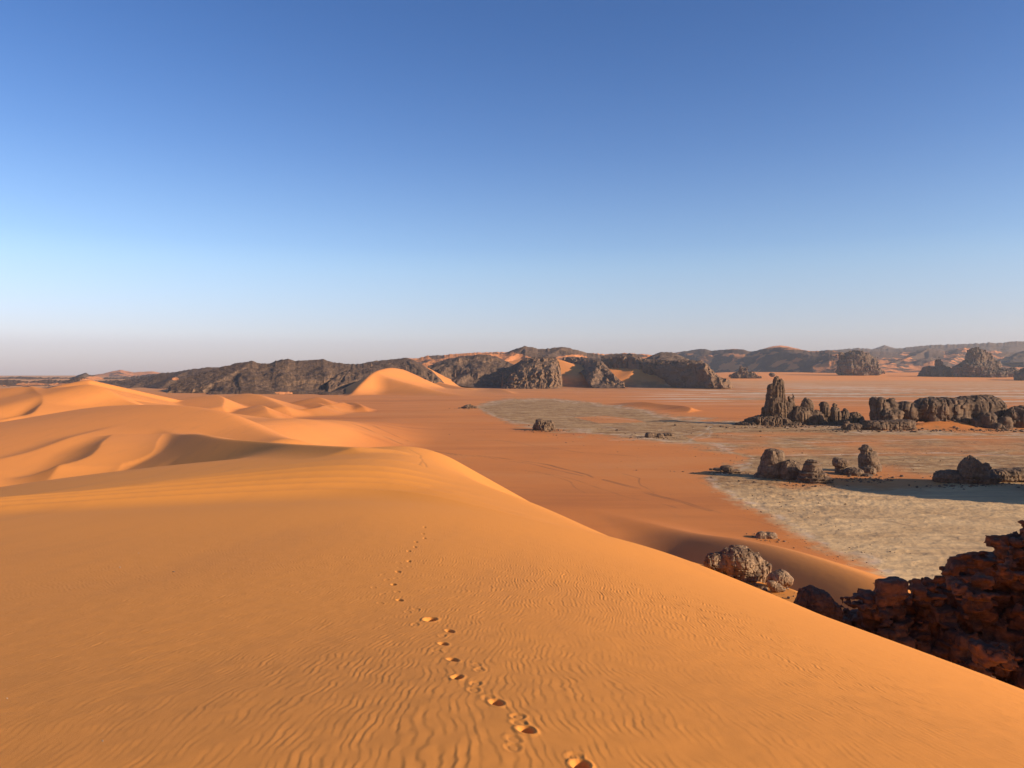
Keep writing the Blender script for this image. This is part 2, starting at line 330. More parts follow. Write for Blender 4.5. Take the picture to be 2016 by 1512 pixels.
SAND_NEAR = (0.71, 0.267, 0.050)
SAND_LEFT = (0.69, 0.250, 0.062)
SAND_RED = (0.52, 0.172, 0.040)
SAND_HILL = (0.56, 0.215, 0.080)
PLAYA = (0.40, 0.232, 0.098)
def sand_material():
    s = NT('desert_sand', 0.85, 0.12)
    red, playa, dark, pale = s.attr('red'), s.attr('playa'), s.attr('dark'), s.attr('pale')
    dist = s.n('ShaderNodeVectorMath', operation='LENGTH'); s.l(s.geo.outputs['Position'], dist.inputs[0]); D = dist.outputs['Value']
    big = s.noise(0.02, detail=3)
    c = s.mix(s.ramp(D, 90, 260), SAND_NEAR, SAND_LEFT)
    c = s.mix(red, c, s.mix(s.ramp(D, 900, 3600, 0, 0.85), SAND_RED, (0.53, 0.290, 0.125)))
    c = s.mix(s.ramp(big, 0.35, 0.7, 0.0, 0.18), c, (0.40, 0.17, 0.065))
    # wind-streaked coarser grains
    streak = s.noise(0.35, s.pos((1.0, 0.12, 1)), detail=5, rough=0.6)
    c = s.mix(s.ramp(streak, 0.50, 0.72, 0.0, 0.14), c, (0.36, 0.15, 0.055))
    # individual grains close by
    gr = s.noise(420.0, detail=2, rough=0.7)
    c = s.mix(s.math('MULTIPLY', s.ramp(gr, 0.55, 0.75), s.ramp(D, 2, 14, 0.30, 0.0)), c, (0.30, 0.13, 0.05))
    # the red plain: films of paler and browner sand drawn out by the wind
    fl = s.noise(0.012, s.pos((0.35, 1.5, 1)), detail=7, rough=0.62, dist=0.4)
    c = s.mix(s.math('MULTIPLY', red, s.ramp(fl, 0.50, 0.66, 0, 0.5)), c, (0.56, 0.235, 0.075))
    c = s.mix(s.math('MULTIPLY', red, s.ramp(fl, 0.48, 0.34, 0, 0.55)), c, (0.36, 0.120, 0.036))
    # clay pan
    pn = s.noise(0.035, s.pos((1, 2.4, 1)), detail=7, rough=0.62, dist=0.6)
    pn2_ = s.noise(0.30, s.pos((1, 2.0, 1)), detail=5, rough=0.65)
    pc = s.mix(s.ramp(pn, 0.38, 0.62), PLAYA, (0.25, 0.130, 0.052))
    pc = s.mix(s.attr('clay'), pc, s.mix(s.ramp(pn, 0.35, 0.65), (0.60, 0.390, 0.190), (0.48, 0.300, 0.142)))
    pn3_ = s.noise(0.11, s.pos((1, 1.6, 1)), detail=8, rough=0.7)
    calm = s.math('SUBTRACT', 1.0, s.math('MULTIPLY', s.attr('clay'), 0.65))
    pc = s.mix(s.math('MULTIPLY', calm, s.ramp(pn3_, 0.50, 0.64, 0, 0.6)), pc, (0.56, 0.385, 0.205))
    pc = s.mix(s.math('MULTIPLY', calm, s.ramp(pn3_, 0.46, 0.34, 0, 0.6)), pc, (0.19, 0.098, 0.042))
    pc = s.mix(s.math('MULTIPLY', calm, s.ramp(pn2_, 0.44, 0.34, 0, 0.45)), pc, (0.17, 0.09, 0.045))
    lo = s.noise(0.05, s.pos((0.35, 1.9, 1)), detail=7, rough=0.6)
    pc = s.mix(s.math('MULTIPLY', s.attr('clay'), s.ramp(lo, 0.50, 0.62, 0, 0.5)), pc, (0.36, 0.225, 0.115))
    c = s.mix(playa, c, pc)
    c = s.mix(pale, c, (0.62, 0.52, 0.39))
    c = s.mix(dark, c, (0.16, 0.075, 0.035))
    s.l(c, s.b.inputs['Base Color'])
    b1 = s.bump(s.noise(260.0, detail=3, rough=0.75), 0.004, s.ramp(D, 3, 30, 0.35, 0.02))
    b2 = s.bump(s.noise(0.9, s.pos((1, 0.5, 1)), detail=4), 0.10, s.ramp(D, 25, 90, 0.05, 0.35), b1)
    b3 = s.bump(s.noise(0.16, s.pos((1, 1.6, 1)), detail=6, rough=0.6), 1.6, s.math('MULTIPLY', playa, 0.55), b2)
    s.l(b3, s.b.inputs['Normal'])
    return s.m
def rock_material(name, dark=(0.075, 0.052, 0.038), light=(0.21, 0.125, 0.075), size=10.0, bump=0.35, varn=0.5, red=None):
    """size: metres; sets the scale of the mottling and cracks"""
    s = NT(name, 0.82, 0.25)
    f = 1.0 / size
    a = s.noise(3.2 * f, detail=8, rough=0.62); b = s.noise(11 * f, s.pos((1, 1, 3.0)), detail=6, rough=0.65)
    c = s.mix(s.ramp(a, 0.36, 0.66), dark, light)
    c = s.mix(s.ramp(b, 0.50, 0.72, 0, 0.45), c, tuple(q * 1.35 for q in light))
    c = s.mix(s.ramp(b, 0.46, 0.30, 0, 0.55), c, tuple(q * 0.6 for q in dark))
    nz = s.n('ShaderNodeSeparateXYZ'); s.l(s.geo.outputs['Normal'], nz.inputs[0])
    c = s.mix(s.math('MULTIPLY', s.ramp(nz.outputs[2], 0.25, 0.85), varn), c, tuple(q * 0.75 for q in dark))   # desert varnish on the flat tops
    if red: c = s.mix(s.ramp(s.noise(5 * f, s.pos((1, 1, 2)), detail=5), 0.52, 0.68, 0, 0.7), c, red)
    s.l(c, s.b.inputs['Base Color'])
    n1 = s.bump(s.noise(9 * f, detail=9, rough=0.68), size * 0.05, bump)
    st = s.noise(5 * f, s.pos((0.7, 0.7, 2.6)), detail=8, rough=0.68)
    n2 = s.bump(st, size * 0.04, bump, n1)
    v = s.n('ShaderNodeTexVoronoi', feature='DISTANCE_TO_EDGE'); v.inputs['Scale'].default_value = 3.0 * f
    s.l(s.pos((1, 1, 0.7)), v.inputs['Vector'])
    n3 = s.bump(s.ramp(v.outputs['Distance'], 0.0, 0.06), size * 0.02, bump * 0.8, n2)
    s.l(n3, s.b.inputs['Normal'])
    return s.m
def hill_material(name, top, cliff, size=60.0, sandc=SAND_HILL, bump=0.6, mixn=1.1):
    s = NT(name, 0.9, 0.1)
    f = 1.0 / size
    a = s.noise(2.2 * f, detail=8, rough=0.65); b = s.noise(9 * f, s.pos((1, 1, 2.2)), detail=8, rough=0.7)
    nz = s.n('ShaderNodeSeparateXYZ'); s.l(s.geo.outputs['True Normal'], nz.inputs[0])
    st = s.ramp(nz.outputs[2], 0.88, 0.55)
    c = s.mix(st, top, cliff)
    c = s.mix(s.ramp(a, 0.40, 0.68, 0, 0.5), c, tuple(q * 1.5 for q in top))
    c = s.mix(s.ramp(b, 0.48, 0.68, 0, 0.45), c, tuple(q * 1.4 for q in cliff))
    c = s.mix(s.ramp(b, 0.48, 0.32, 0, 0.6), c, tuple(q * 0.45 for q in top))
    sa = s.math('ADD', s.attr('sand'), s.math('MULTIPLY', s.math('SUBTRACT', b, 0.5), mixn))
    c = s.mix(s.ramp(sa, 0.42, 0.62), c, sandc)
    s.l(c, s.b.inputs['Base Color'])
    n1 = s.bump(b, size * 0.10, bump)
    s.l(n1, s.b.inputs['Normal'])
    return s.m
M_SAND = sand_material()
M_HILL = hill_material('dark_varnished_hill', (0.092, 0.056, 0.036), (0.215, 0.124, 0.070), 70, bump=0.45)
M_HILLFAR = hill_material('distant_hill', (0.105, 0.066, 0.042), (0.17, 0.105, 0.064), 160)
M_SANDHILL = hill_material('sand_covered_hill', (0.115, 0.070, 0.044), (0.18, 0.105, 0.062), 110, mixn=0.55)

# ------------------------------------------------------------------ the ground: one sheet round the camera
def poly_sd(u, v, poly):
    """signed distance to polygon, negative inside"""
    poly = np.array(poly, float); d = np.full(u.shape, 1e9); ins = np.zeros(u.shape, bool)
    for i in range(len(poly)):
        a = poly[i]; b = poly[(i + 1) % len(poly)]; e = b - a
        t = np.clip(((u - a[0]) * e[0] + (v - a[1]) * e[1]) / (e @ e), 0, 1)
        d = np.minimum(d, (u - a[0] - t * e[0]) ** 2 + (v - a[1] - t * e[1]) ** 2)
        c = ((a[1] > v) != (b[1] > v)) & (u < (b[0] - a[0]) * (v - a[1]) / (b[1] - a[1] + 1e-9) + a[0])
        ins ^= c
    d = np.sqrt(d); return np.where(ins, -d, d)
def seg_d(X, Y, pts):
    d = np.full(X.shape, 1e9)
    for a, b in zip(pts[:-1], pts[1:]):
        ex, ey = b[0] - a[0], b[1] - a[1]; q = ex * ex + ey * ey + 1e-9
        t = np.clip(((X - a[0]) * ex + (Y - a[1]) * ey) / q, 0, 1)
        d = np.minimum(d, (X - a[0] - t * ex) ** 2 + (Y - a[1] - t * ey) ** 2)
    return np.sqrt(d)
def on_plain(px, py):
    Y = 50.0 * F / (py - HY); return ((px - CX) / F * Y, Y)
def build_ground():
    half = math.radians(37.5)
    th = np.concatenate([np.linspace(-half, half, 1380), np.linspace(half, 2 * math.pi - half, 150)[1:-1]])
    r = [0.01, 0.08, 0.16, 0.25]
    while r[-1] < 13500:
        x = r[-1]
        r.append(x * (1 + (0.0034 if 3 < x < 14 else 0.0050 if x < 60 else 0.0052 if x < 1200 else 0.009 if x < 5000 else 0.03)))
    r = np.array(r)
    nr, nc = len(r), len(th)
    X = (r[:, None] * np.sin(th)[None, :]); Y = (r[:, None] * np.cos(th)[None, :])
    Z = H(X, Y)
    # wind ripples and footprints near the camera
    kn = np.searchsorted(r, 50.0)
    Z[:kn] += rip(X[:kn], Y[:kn])
    red = np.zeros_like(X); pl = np.zeros_like(X); dk = np.zeros_like(X); pa = np.zeros_like(X)
    rnd = random.Random(4)
    kf = np.searchsorted(r, 60.0)
    for i, (px, py, s) in enumerate(PRINTS):
        h = hit(px, py)
        if py < 1200: s = s * 0.9
        if h is None: continue
        x, y, _ = h
        m = np.nonzero((np.abs(X[:kf] - x) < 0.7) & (np.abs(Y[:kf] - y) < 0.7))
        ang = math.radians(rnd.uniform(-14, 14) + 12); c_, s_ = math.cos(ang), math.sin(ang)
        dx = X[m] - x; dy = Y[m] - y
        u = dx * c_ + dy * s_; v = -dx * s_ + dy * c_
        hw = 0.048 * (0.85 + 0.2 * min(s, 1.2)); hl = 0.078 if py > 1400 else 0.10 if py > 1250 else 0.12
        if s > 1.3: hw, hl = 0.085, 0.15
        wv = 1.0 + 0.10 * v / hl
        q = np.sqrt((u / (hw * wv)) ** 2 + (v / hl) ** 2) + 0.06 * pn2(X[m] * 14, Y[m] * 14, 40 + i)
        dep = 0.026 * min(s, 1.15) * (1.35 if s > 1.3 else 1)
        pit = -dep * (1.35 * (1 - sst(0.55, 1.06, q)) if s >= 0.7 else (1 - sst(0.35, 1.08, q))) * (1 + 0.30 * np.clip(v / hl, -1, 1))
        if s < 0.7: pit = pit * 0.6 * (0.35 + 0.65 * sst(0.35, 0.75, q))       # weathered prints keep only their outline
        rim = dep * 0.18 * np.exp(-((q - 1.25) / 0.22) ** 2)
        Z[:kf][m] += pit + rim
    # distant line of prints over the second hump
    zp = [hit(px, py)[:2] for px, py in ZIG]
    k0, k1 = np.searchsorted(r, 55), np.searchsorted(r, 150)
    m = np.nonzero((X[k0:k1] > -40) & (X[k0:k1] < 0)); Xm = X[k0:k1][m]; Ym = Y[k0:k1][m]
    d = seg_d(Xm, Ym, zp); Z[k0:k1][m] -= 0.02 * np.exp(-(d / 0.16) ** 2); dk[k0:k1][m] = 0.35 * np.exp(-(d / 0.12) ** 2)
    # plain coordinates
    Yp = np.maximum(Y, 1.0); u = X / Yp * F + CX; v = HY + 50.0 * F / Yp
    far = (Y > 60) & (Z < -30)
    nz = fbm2(X / 45, Y / 45, 5, 60); nz2 = fbm2(X / 9, Y / 9, 4, 70)
    # red plain everywhere the ground is low
    red[:] = sst(-34, -45, Z) * (Y > 60)
    red *= 0.85 + 0.15 * nz
    red = np.clip(red, 0, 1)
    pan = [(938, 800), (960, 792), (1010, 785), (1080, 785), (1150, 790), (1200, 797), (1290, 812), (1330, 822), (1420, 828), (1500, 832), (1600, 838), (1700, 845), (1900, 852), (2300, 850), (2600, 1300),
           (1800, 1260), (1760, 1180), (1700, 1128), (1620, 1095), (1560, 1062), (1500, 1020), (1440, 990), (1405, 965), (1385, 945), (1400, 925), (1470, 905), (1440, 893), (1350, 880), (1280, 868), (1180, 862), (1080, 850), (1010, 838), (950, 815)]
    sdp = poly_sd(u, v, pan)
    sc_ = np.clip((v - HY) / 200.0, 0.15, 3.0)
    nz3 = fbm2(X / 2.6, Y / 2.6, 3, 75)
    pl = 1 - sst(-13, 9, sdp / sc_ + 11 * nz + 8 * nz2 + 5 * nz3)
    pl = pl * far * 1.0
    clay = sst(945, 985, v + 14 * nz) * far * (u > 1300)
    # brownish dusting between the red sand and the pan and orange films over it
    film = [[(1340, 855), (1500, 850), (2300, 870), (2300, 905), (1480, 900), (1390, 880)]]
    for f_ in film: pl = np.where(poly_sd(u, v, f_) < 0, pl * np.clip(0.62 + 0.5 * nz, 0, 1), pl)
    mid = poly_sd(u, v, [(1490, 938), (1560, 962), (1700, 958), (1850, 962), (1870, 945), (1740, 925), (1640, 935)]) / sc_
    pl = pl * (1 - 0.8 * (1 - sst(-8, 10, mid + 10 * nz)))
    # far pale streaks of salt and grey gravel
    st = fbm2(X / 420, Y / 60, 4, 80); W = far & (v < 806) & (u > 1180)
    bandw = np.exp(-((v - 773) / 12.0) ** 2) + 0.5 * np.exp(-((v - 789) / 8.0) ** 2)
    pa += W * np.clip(sst(0.12, 0.45, st) * bandw * sst(1180, 1420, u), 0, 0.75)
    st2 = fbm2(X / 500, Y / 70, 4, 90); bw2 = np.exp(-((v - 780) / 16.0) ** 2)
    pl = np.maximum(pl, W * np.clip(sst(-0.15, 0.35, st2) * bw2 * sst(1250, 1500, u), 0, 0.85))
    # grey-brown fan at the foot of the cliffs
    fan = np.exp(-((v - 763) / 5.0) ** 2) * sst(990, 1060, u) * (1 - sst(1420, 1480, u)) * far
    dk += 0.55 * fan * np.clip(0.8 + nz, 0, 1)
    # dusty far ground at the left
    # wheel tracks on red sand (dark) and over the pan (pale)
    def track(pts, wd, val, arr, gap=0.0):
        wp = [on_plain(*p) for p in pts]
        ys = [q[1] for q in wp]; xs = [q[0] for q in wp]
        a0 = np.searchsorted(r, min(np.hypot(x, y) for x, y in wp) - 30); a1 = np.searchsorted(r, max(np.hypot(x, y) for x, y in wp) + 60)
        sub = slice(a0, a1); Xs = X[sub]; Ys = Y[sub]
        m = np.nonzero((Xs > min(xs) - 20) & (Xs < max(xs) + 20) & (Ys > min(ys) - 20) & (Ys < max(ys) + 20))
        wob = 2.0 * pn2(Xs[m] / 30, Ys[m] / 30, 99)
        d = seg_d(Xs[m] + wob, Ys[m] + wob, wp)
        if gap: d = np.abs(d - gap)
        br = np.clip(0.65 + 0.9 * pn2(Xs[m] / 14, Ys[m] / 14, 98), 0, 1)
        arr[sub][m] = np.maximum(arr[sub][m], val * br * np.exp(-(d / wd) ** 2))
    track([(560, 838), (640, 850), (700, 857), (760, 868), (800, 876)], 1.1, 0.65, dk)
    track([(530, 850), (600, 862), (660, 869), (700, 874), (790, 883)], 1.2, 0.72, dk)
    track([(500, 843), (560, 855), (590, 862)], 1.0, 0.72, dk, 2.0)
    track([(860, 890), (900, 896), (1000, 905), (1080, 918), (1160, 937), (1170, 943)], 0.75, 0.87, dk)
    track([(890, 897), (960, 903), (1040, 915), (1100, 928), (1150, 940)], 0.6, 0.72, dk)
    track([(1190, 948), (1250, 965), (1300, 983), (1400, 1010)], 0.55, 0.72, dk, 0.8)
    track([(900, 870), (985, 870), (1060, 882), (1150, 893), (1250, 900)], 1.0, 0.41, dk)
    track([(1000, 925), (1100, 940), (1180, 965), (1240, 985), (1330, 1005)], 0.5, 0.51, dk)
    track([(1050, 930), (1090, 942), (1120, 953), (1150, 975)], 0.4, 0.43, dk)
    track([(1230, 935), (1260, 945), (1262, 960), (1290, 975)], 0.35, 0.65, dk)
    track([(1340, 995), (1400, 1010), (1480, 1032), (1530, 1045)], 0.4, 0.43, dk)
    track([(1500, 968), (1600, 996), (1700, 1022), (1800, 1043), (1960, 1066), (2100, 1085)], 0.7, 0.55, dk)
    track([(1680, 1000), (1800, 1012), (1950, 1035), (2100, 1050)], 0.6, 0.32, dk)
    track([(1300, 875), (1400, 874), (1560, 874), (1700, 871), (1900, 867), (2100, 865)], 1.6, .55, pa)
    track([(1540, 899), (1700, 897), (1850, 896), (1960, 900), (2060, 903)], 1.6, .75, pa)
    track([(1200, 870), (1280, 866), (1340, 858), (1380, 850), (1395, 845), (1402, 852), (1395, 862), (1360, 868)], 1.1, .4, pa)
    track([(1395, 845), (1400, 838)], 1.5, .4, pa)
    track([(1395, 848), (1370, 862), (1350, 875)], 1.1, .4, pa)
    track([(1420, 855), (1500, 860), (1560, 868), (1600, 874)], 1.3, .5, pa)
    track([(1600, 885), (1700, 877), (1760, 872)], 1.1, .3, pa)
    track([(1880, 925), (1910, 905), (1960, 895)], 0.8, .3, pa)
    track([(1100, 822), (1180, 822), (1250, 828)], 2.4, .35, pa)
    track([(1060, 848), (1160, 845), (1240, 838)], 1.6, .25, pa)
    track([(1190, 838), (1220, 850), (1290, 858)], 1.4, .3, pa)
    # pale dried rim of the pan and dark scrub in loose lines
    pa = np.maximum(pa, 0.42 * np.exp(-((sdp / sc_ + 9 + 12 * nz) / 5.0) ** 2) * np.clip(0.4 + 1.5 * nz2, 0, 1) * far * (Y < 1900))
    scrub = (pl > .3) * sst(0.25, 0.5, fbm2(X / 55, Y / 30, 3, 140)) * sst(0.22, 0.5, fbm2(X / 2.4, Y / 4.5, 2, 141)) * (Y > 330)
    dk = np.maximum(dk, 0.55 * scrub * far)
    # orange patch on the pan
    op = poly_sd(u, v, [(1130, 823), (1190, 820), (1250, 826), (1270, 832), (1180, 834)])
    pl = np.where(op < 0, pl * 0.25, pl)
    # relief of the clay pan: small wind-carved steps, nothing on the sand
    yard = np.clip(fbm2(X / 6.5, Y / 3.2, 4, 120), -1, 1)
    rough_zone = 0.35 + 0.65 * np.exp(-((u - 1600) / 170.0) ** 2) * np.exp(-((v - 985) / 38.0) ** 2)
    kk = np.searchsorted(r, 1500)
    Z[:kk] += (pl * rough_zone * 0.55 * np.maximum(yard, -0.2))[:kk] * 1.0
    # twigs and grit at pan edge as dark specks
    sp = pn2(X / 1.3, Y / 1.3, 130); edge = np.exp(-(sdp / sc_ / 14) ** 2) * far * (Y < 1200)
    dk = np.maximum(dk, 0.6 * edge * sst(0.55, 0.75, sp))
    sp2 = pn2(X / 2.2, Y / 2.2, 131)
    dk = np.maximum(dk, 0.5 * (pl > .3) * sst(0.62, 0.8, sp2) * (v < 930) * far)
    co = np.stack([X, Y, Z], -1).reshape(-1, 3)
    q = grid_quads(nr, nc, True)
    me = make_mesh('ground', co, q[:, ::-1])
    pad = lambda a: a.ravel()
    attr(me, 'red', pad(red)); attr(me, 'clay', pad(np.clip(clay, 0, 1))); attr(me, 'playa', pad(np.clip(pl, 0, 1))); attr(me, 'dark', pad(np.clip(dk, 0, 1))); attr(me, 'pale', pad(np.clip(pa, 0, 1)))
    return link('ground', me, M_SAND, 'rippled orange dune sand falling to a red plain and a pale cracked clay pan', 'ground', kind='structure')
build_ground()

# ------------------------------------------------------------------ hills (terrain)
def cinterp(x, pts, col):
    p = np.array(pts, float); return np.interp(x, p[:, 0], p[:, col])
def hill(name, label, mat, base, crest, prof, back=500, spurs=(), gully=(0, 60), rough=(6, 60), cliffn=(0, 30), warp=0.0, step=1.3, nt_=70, sand=0.0, sand_top=0.0, patches=(), seed=1, ends=14, blend=6.0, crestn=None):
    """base: (px, py, Y) of the foot; crest: (px, py, Y) of the skyline; prof: (t, height share) from foot to crest"""
    x0 = max(base[0][0], crest[0][0]); x1 = min(base[-1][0], crest[-1][0])
    s = np.arange(x0, x1 + step, step); n = len(s)
    yb = cinterp(s, base, 2); yc = cinterp(s, crest, 2); pyb = cinterp(s, base, 1); pyc = cinterp(s, crest, 1)
    zb = (HY - pyb) / F * yb - 3; zc = (HY - pyc) / F * yc
    cn = crestn if crestn is not None else rough[0] * 0.35
    zc = zc + cn * fbm2(s / 9.0, s * 0 + seed, 4, seed + 3)
    tf = np.linspace(0, 1, nt_); tb = np.linspace(0, 1, 14)[1:]
    T = np.concatenate([tf, 1 + tb])[:, None]; S = s[None, :]
    Yf = yb + (yc - yb) * T; Y = np.where(T <= 1, Yf, yc + back * (T - 1)); X = (S - CX) / F * Y
    Sw = S + (1 - np.clip(T, 0, 1)) * 16 * fbm2(S / 22 + 0 * T, T * 2.6 + seed, 3, seed + 5)
    yc_, zc_ = cinterp(Sw, crest, 2), (HY - cinterp(Sw, crest, 1)) / F * cinterp(Sw, crest, 2)
    w1 = warp * fbm2(X / (gully[1] * 3), Y / (gully[1] * 9), 3, seed + 7)
    tw = np.clip(T + w1 * np.sin(np.pi * np.clip(T, 0, 1)) ** 0.7, 0, 1)
    f = np.interp(tw, [p[0] for p in prof], [p[1] for p in prof])
    zc2 = zc + (zc_ - zc) * sst(0, .35, 1 - np.clip(T, 0, 1))
    Z = zb + (zc2 - zb) * f
    Z = np.where(T > 1, zc - (zc - zb + 30) * (T - 1) ** 1.2, Z)
    env = np.sin(np.pi * np.clip(T, 0, 1)) ** 0.6 + 0.12
    gx = X / gully[1] + 0.5 * pn2(X / gully[1] / 1.7, Y / gully[1] / 1.7, seed + 13); gy = Y / (gully[1] * 1.5) + 0.5 * pn2(X / gully[1] / 1.5 + 9, Y / gully[1] / 1.5, seed + 14)
    Z = Z - env * gully[0] * (0.45 * (1 - rid2(gx, gy, 3, seed + 11)) - 0.9 * fbm2(gx * 0.7, gy * 0.7, 3, seed + 12))
    Z = Z + env * rough[0] * fbm2(X / rough[1], Y / rough[1], 5, seed + 17, 0.55)
    sp = np.zeros_like(Z)
    for pts, sl, sr in spurs:
        p = np.array([P(*q) for q in pts], float)
        e = eval_ridge((p, sl, sr, 4.0, 1, 0.0), X, Y) + 0.6 * rough[0] * fbm2(X / rough[1] * 2, Y / rough[1] * 2, 4, seed + 19)
        Z = smax(Z, np.where(T <= 1, e, -1e3), blend)
    # columnar relief on the steep parts: push the face in and out along the view direction
    g = np.abs(np.gradient(Z, axis=0) / np.maximum(np.gradient(Y, axis=0), 0.1))
    st = sst(0.45, 1.0, g)
    col = cliffn[0] * (rid2(X / cliffn[1], Z / (cliffn[1] * 3.0), 4, seed + 23) - 0.2) * st
    Y2 = Y - col; X2 = X + 0.4 * cliffn[0] * fbm2(X / cliffn[1] * 1.3, Z / cliffn[1], 3, seed + 29) * st
    ed = np.minimum(S - x0, x1 - S) / ends
    drop = (1 - sst(0, 1, ed)) if ends > 0 else 0 * S
    Z = Z * (1 - drop) + (zb - 8) * drop
    co = np.stack([X2, Y2, Z], -1).reshape(-1, 3)
    me = make_mesh(name, co, grid_quads(T.shape[0], n))
    sm = sand * (fbm2(X / 120, Y / 200, 3, seed + 31) + 0.5) * (1 - st)
    sm = sm + sand_top * sst(0.55, 0.95, T) * (1 - st)
    px = X2 / Y2 * F + CX; py = HY - Z / Y2 * F
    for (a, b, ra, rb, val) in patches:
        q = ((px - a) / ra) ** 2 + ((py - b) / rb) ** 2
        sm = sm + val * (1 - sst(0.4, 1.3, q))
    attr(me, 'sand', np.clip(sm, -1, 1.5))
    return link(name, me, mat, label, 'hill', kind='structure')

CL = [(0, 0), (.02, .03), (.07, .20), (.12, .27), (.30, .38), (.5, .50), (.7, .65), (.88, .84), (1, 1)]       # talus, cliff, sloping top
DOME = [(0, 0), (.15, .22), (.4, .56), (.7, .84), (1, 1)]
WALL = [(0, 0), (.05, .05), (.12, .55), (.2, .86), (.5, .95), (1, 1)]
SLOPE = [(0, 0), (.3, .25), (.7, .7), (1, 1)]
hill('hills', 'pale pinkish sand peak far behind the low dark hills', M_SANDHILL, [(120, 752, 8000), (420, 752, 8000)],
     [(120, 746, 9500), (160, 741, 9500), (200, 736, 9500), (222, 731, 9500), (237, 728, 9500), (262, 733, 9500), (300, 731, 9500), (330, 736, 9500), (420, 746, 9500)], SLOPE, sand=1, sand_top=.7, rough=(9, 500), seed=3, back=900)
hill('hills', 'long low dark hills on the far left skyline', M_HILLFAR, [(-260, 770, 4300), (520, 770, 4300)],
     [(-260, 748, 6000), (-100, 744, 6000), (0, 743, 6000), (40, 741, 6000), (90, 744, 6000), (110, 742, 6000), (135, 744, 6000), (155, 738, 5600), (170, 734, 5500), (180, 738, 5500), (200, 743, 5600), (240, 742, 5600), (280, 738, 5600), (330, 733, 5600), (400, 728, 5600), (520, 728, 5600)],
     SLOPE, sand=.05, gully=(30, 240), rough=(16, 190), seed=4, patches=[(185, 746, 22, 6, .8), (110, 752, 30, 3, .6), (60, 748, 18, 2, .5)], back=900, crestn=5)
hill('hills', 'lowest dark ridge with pale sand patches above the left dunes', M_HILL, [(-260, 768, 2200), (300, 768, 2200)],
     [(-260, 752, 3600), (-40, 751, 3600), (20, 749, 3600), (60, 751, 3600), (100, 748, 3600), (140, 750, 3600), (165, 745, 3500), (200, 750, 3500), (240, 748, 3500), (300, 750, 3500)],
     DOME, sand=.25, gully=(16, 150), rough=(9, 110), seed=24, patches=[(60, 756, 34, 2.5, .9), (120, 757, 26, 2.5, .9), (175, 750, 18, 4, 1.1), (10, 764, 40, 2.5, .9)], crestn=4)
hill('hills', 'dark low hill with two sandy hollows left of the main range', M_HILL, [(150, 782, 2200), (260, 784, 2000), (480, 784, 1900)],
     [(150, 768, 3000), (190, 756, 3000), (230, 750, 3000), (265, 745, 3000), (300, 739, 3000), (350, 731, 3000), (380, 726, 3000), (407, 723, 3000), (440, 723, 3000), (480, 724, 3000)],
     DOME, sand=.12, gully=(12, 170), rough=(6, 90), seed=5, patches=[(375, 756, 13, 6, 1.1), (345, 746, 8, 3, .9), (270, 772, 45, 4, .9), (330, 780, 40, 3, .6)],
     spurs=[([(300, 741, 2900), (270, 756, 2500), (240, 770, 2200)], .5, .4), ([(385, 727, 2900), (345, 742, 2500), (320, 760, 2250)], .5, .4)])
hill('hills', 'long dark hill range with jagged crest behind the left dunes', M_HILL, [(322, 782, 1640), (400, 783, 1610), (470, 779, 1660), (540, 780, 1640), (575, 779, 1660), (640, 783, 1600), (700, 781, 1620), (745, 776, 1700)],
     [(322, 774, 1900), (350, 766, 2000), (380, 752, 2100), (423, 733, 2200), (460, 723, 2300), (473, 714, 2320), (485, 712, 2330), (497, 710, 2330), (510, 714, 2350), (532, 714, 2350), (543, 709, 2350), (567, 705, 2350), (580, 710, 2350), (604, 709, 2350), (637, 707, 2350), (656, 714, 2350), (687, 717, 2350), (720, 716, 2350), (745, 715, 2350)],
     CL, sand=-.1, gully=(26, 230), rough=(5, 40), cliffn=(16, 14), warp=.10, seed=6, step=1.0, nt_=100,
     spurs=[([(500, 711, 2300), (478, 724, 2130), (450, 739, 1980), (410, 758, 1830)], .8, .16), ([(424, 733, 2180), (390, 748, 2000), (350, 768, 1820)], .75, .3)],
     patches=[(560, 774, 22, 3, .9)])
hill('hills', 'dark hill ending in a rounded cliff beside the tall sand drift', M_HILL, [(640, 779, 1750), (700, 772, 1850), (745, 768, 1980), (787, 755, 2180), (822, 762, 2120), (850, 762, 2130), (880, 762, 2160)],
     [(640, 752, 1950), (660, 738, 2100), (687, 722, 2400), (732, 712, 2600), (746, 710, 2600), (775, 707, 2600), (801, 704, 2580), (815, 709, 2500), (830, 717, 2420), (850, 730, 2330), (866, 745, 2270), (880, 761, 2220)],
     [(0, 0), (.05, .04), (.16, .42), (.28, .60), (.6, .84), (1, 1)], gully=(5, 90), rough=(3, 45), cliffn=(18, 20), warp=.06, seed=8, step=0.9, nt_=100, ends=6,
     spurs=[([(742, 710, 2560), (705, 726, 2330), (672, 745, 2090), (645, 762, 1920)], .8, .25)])
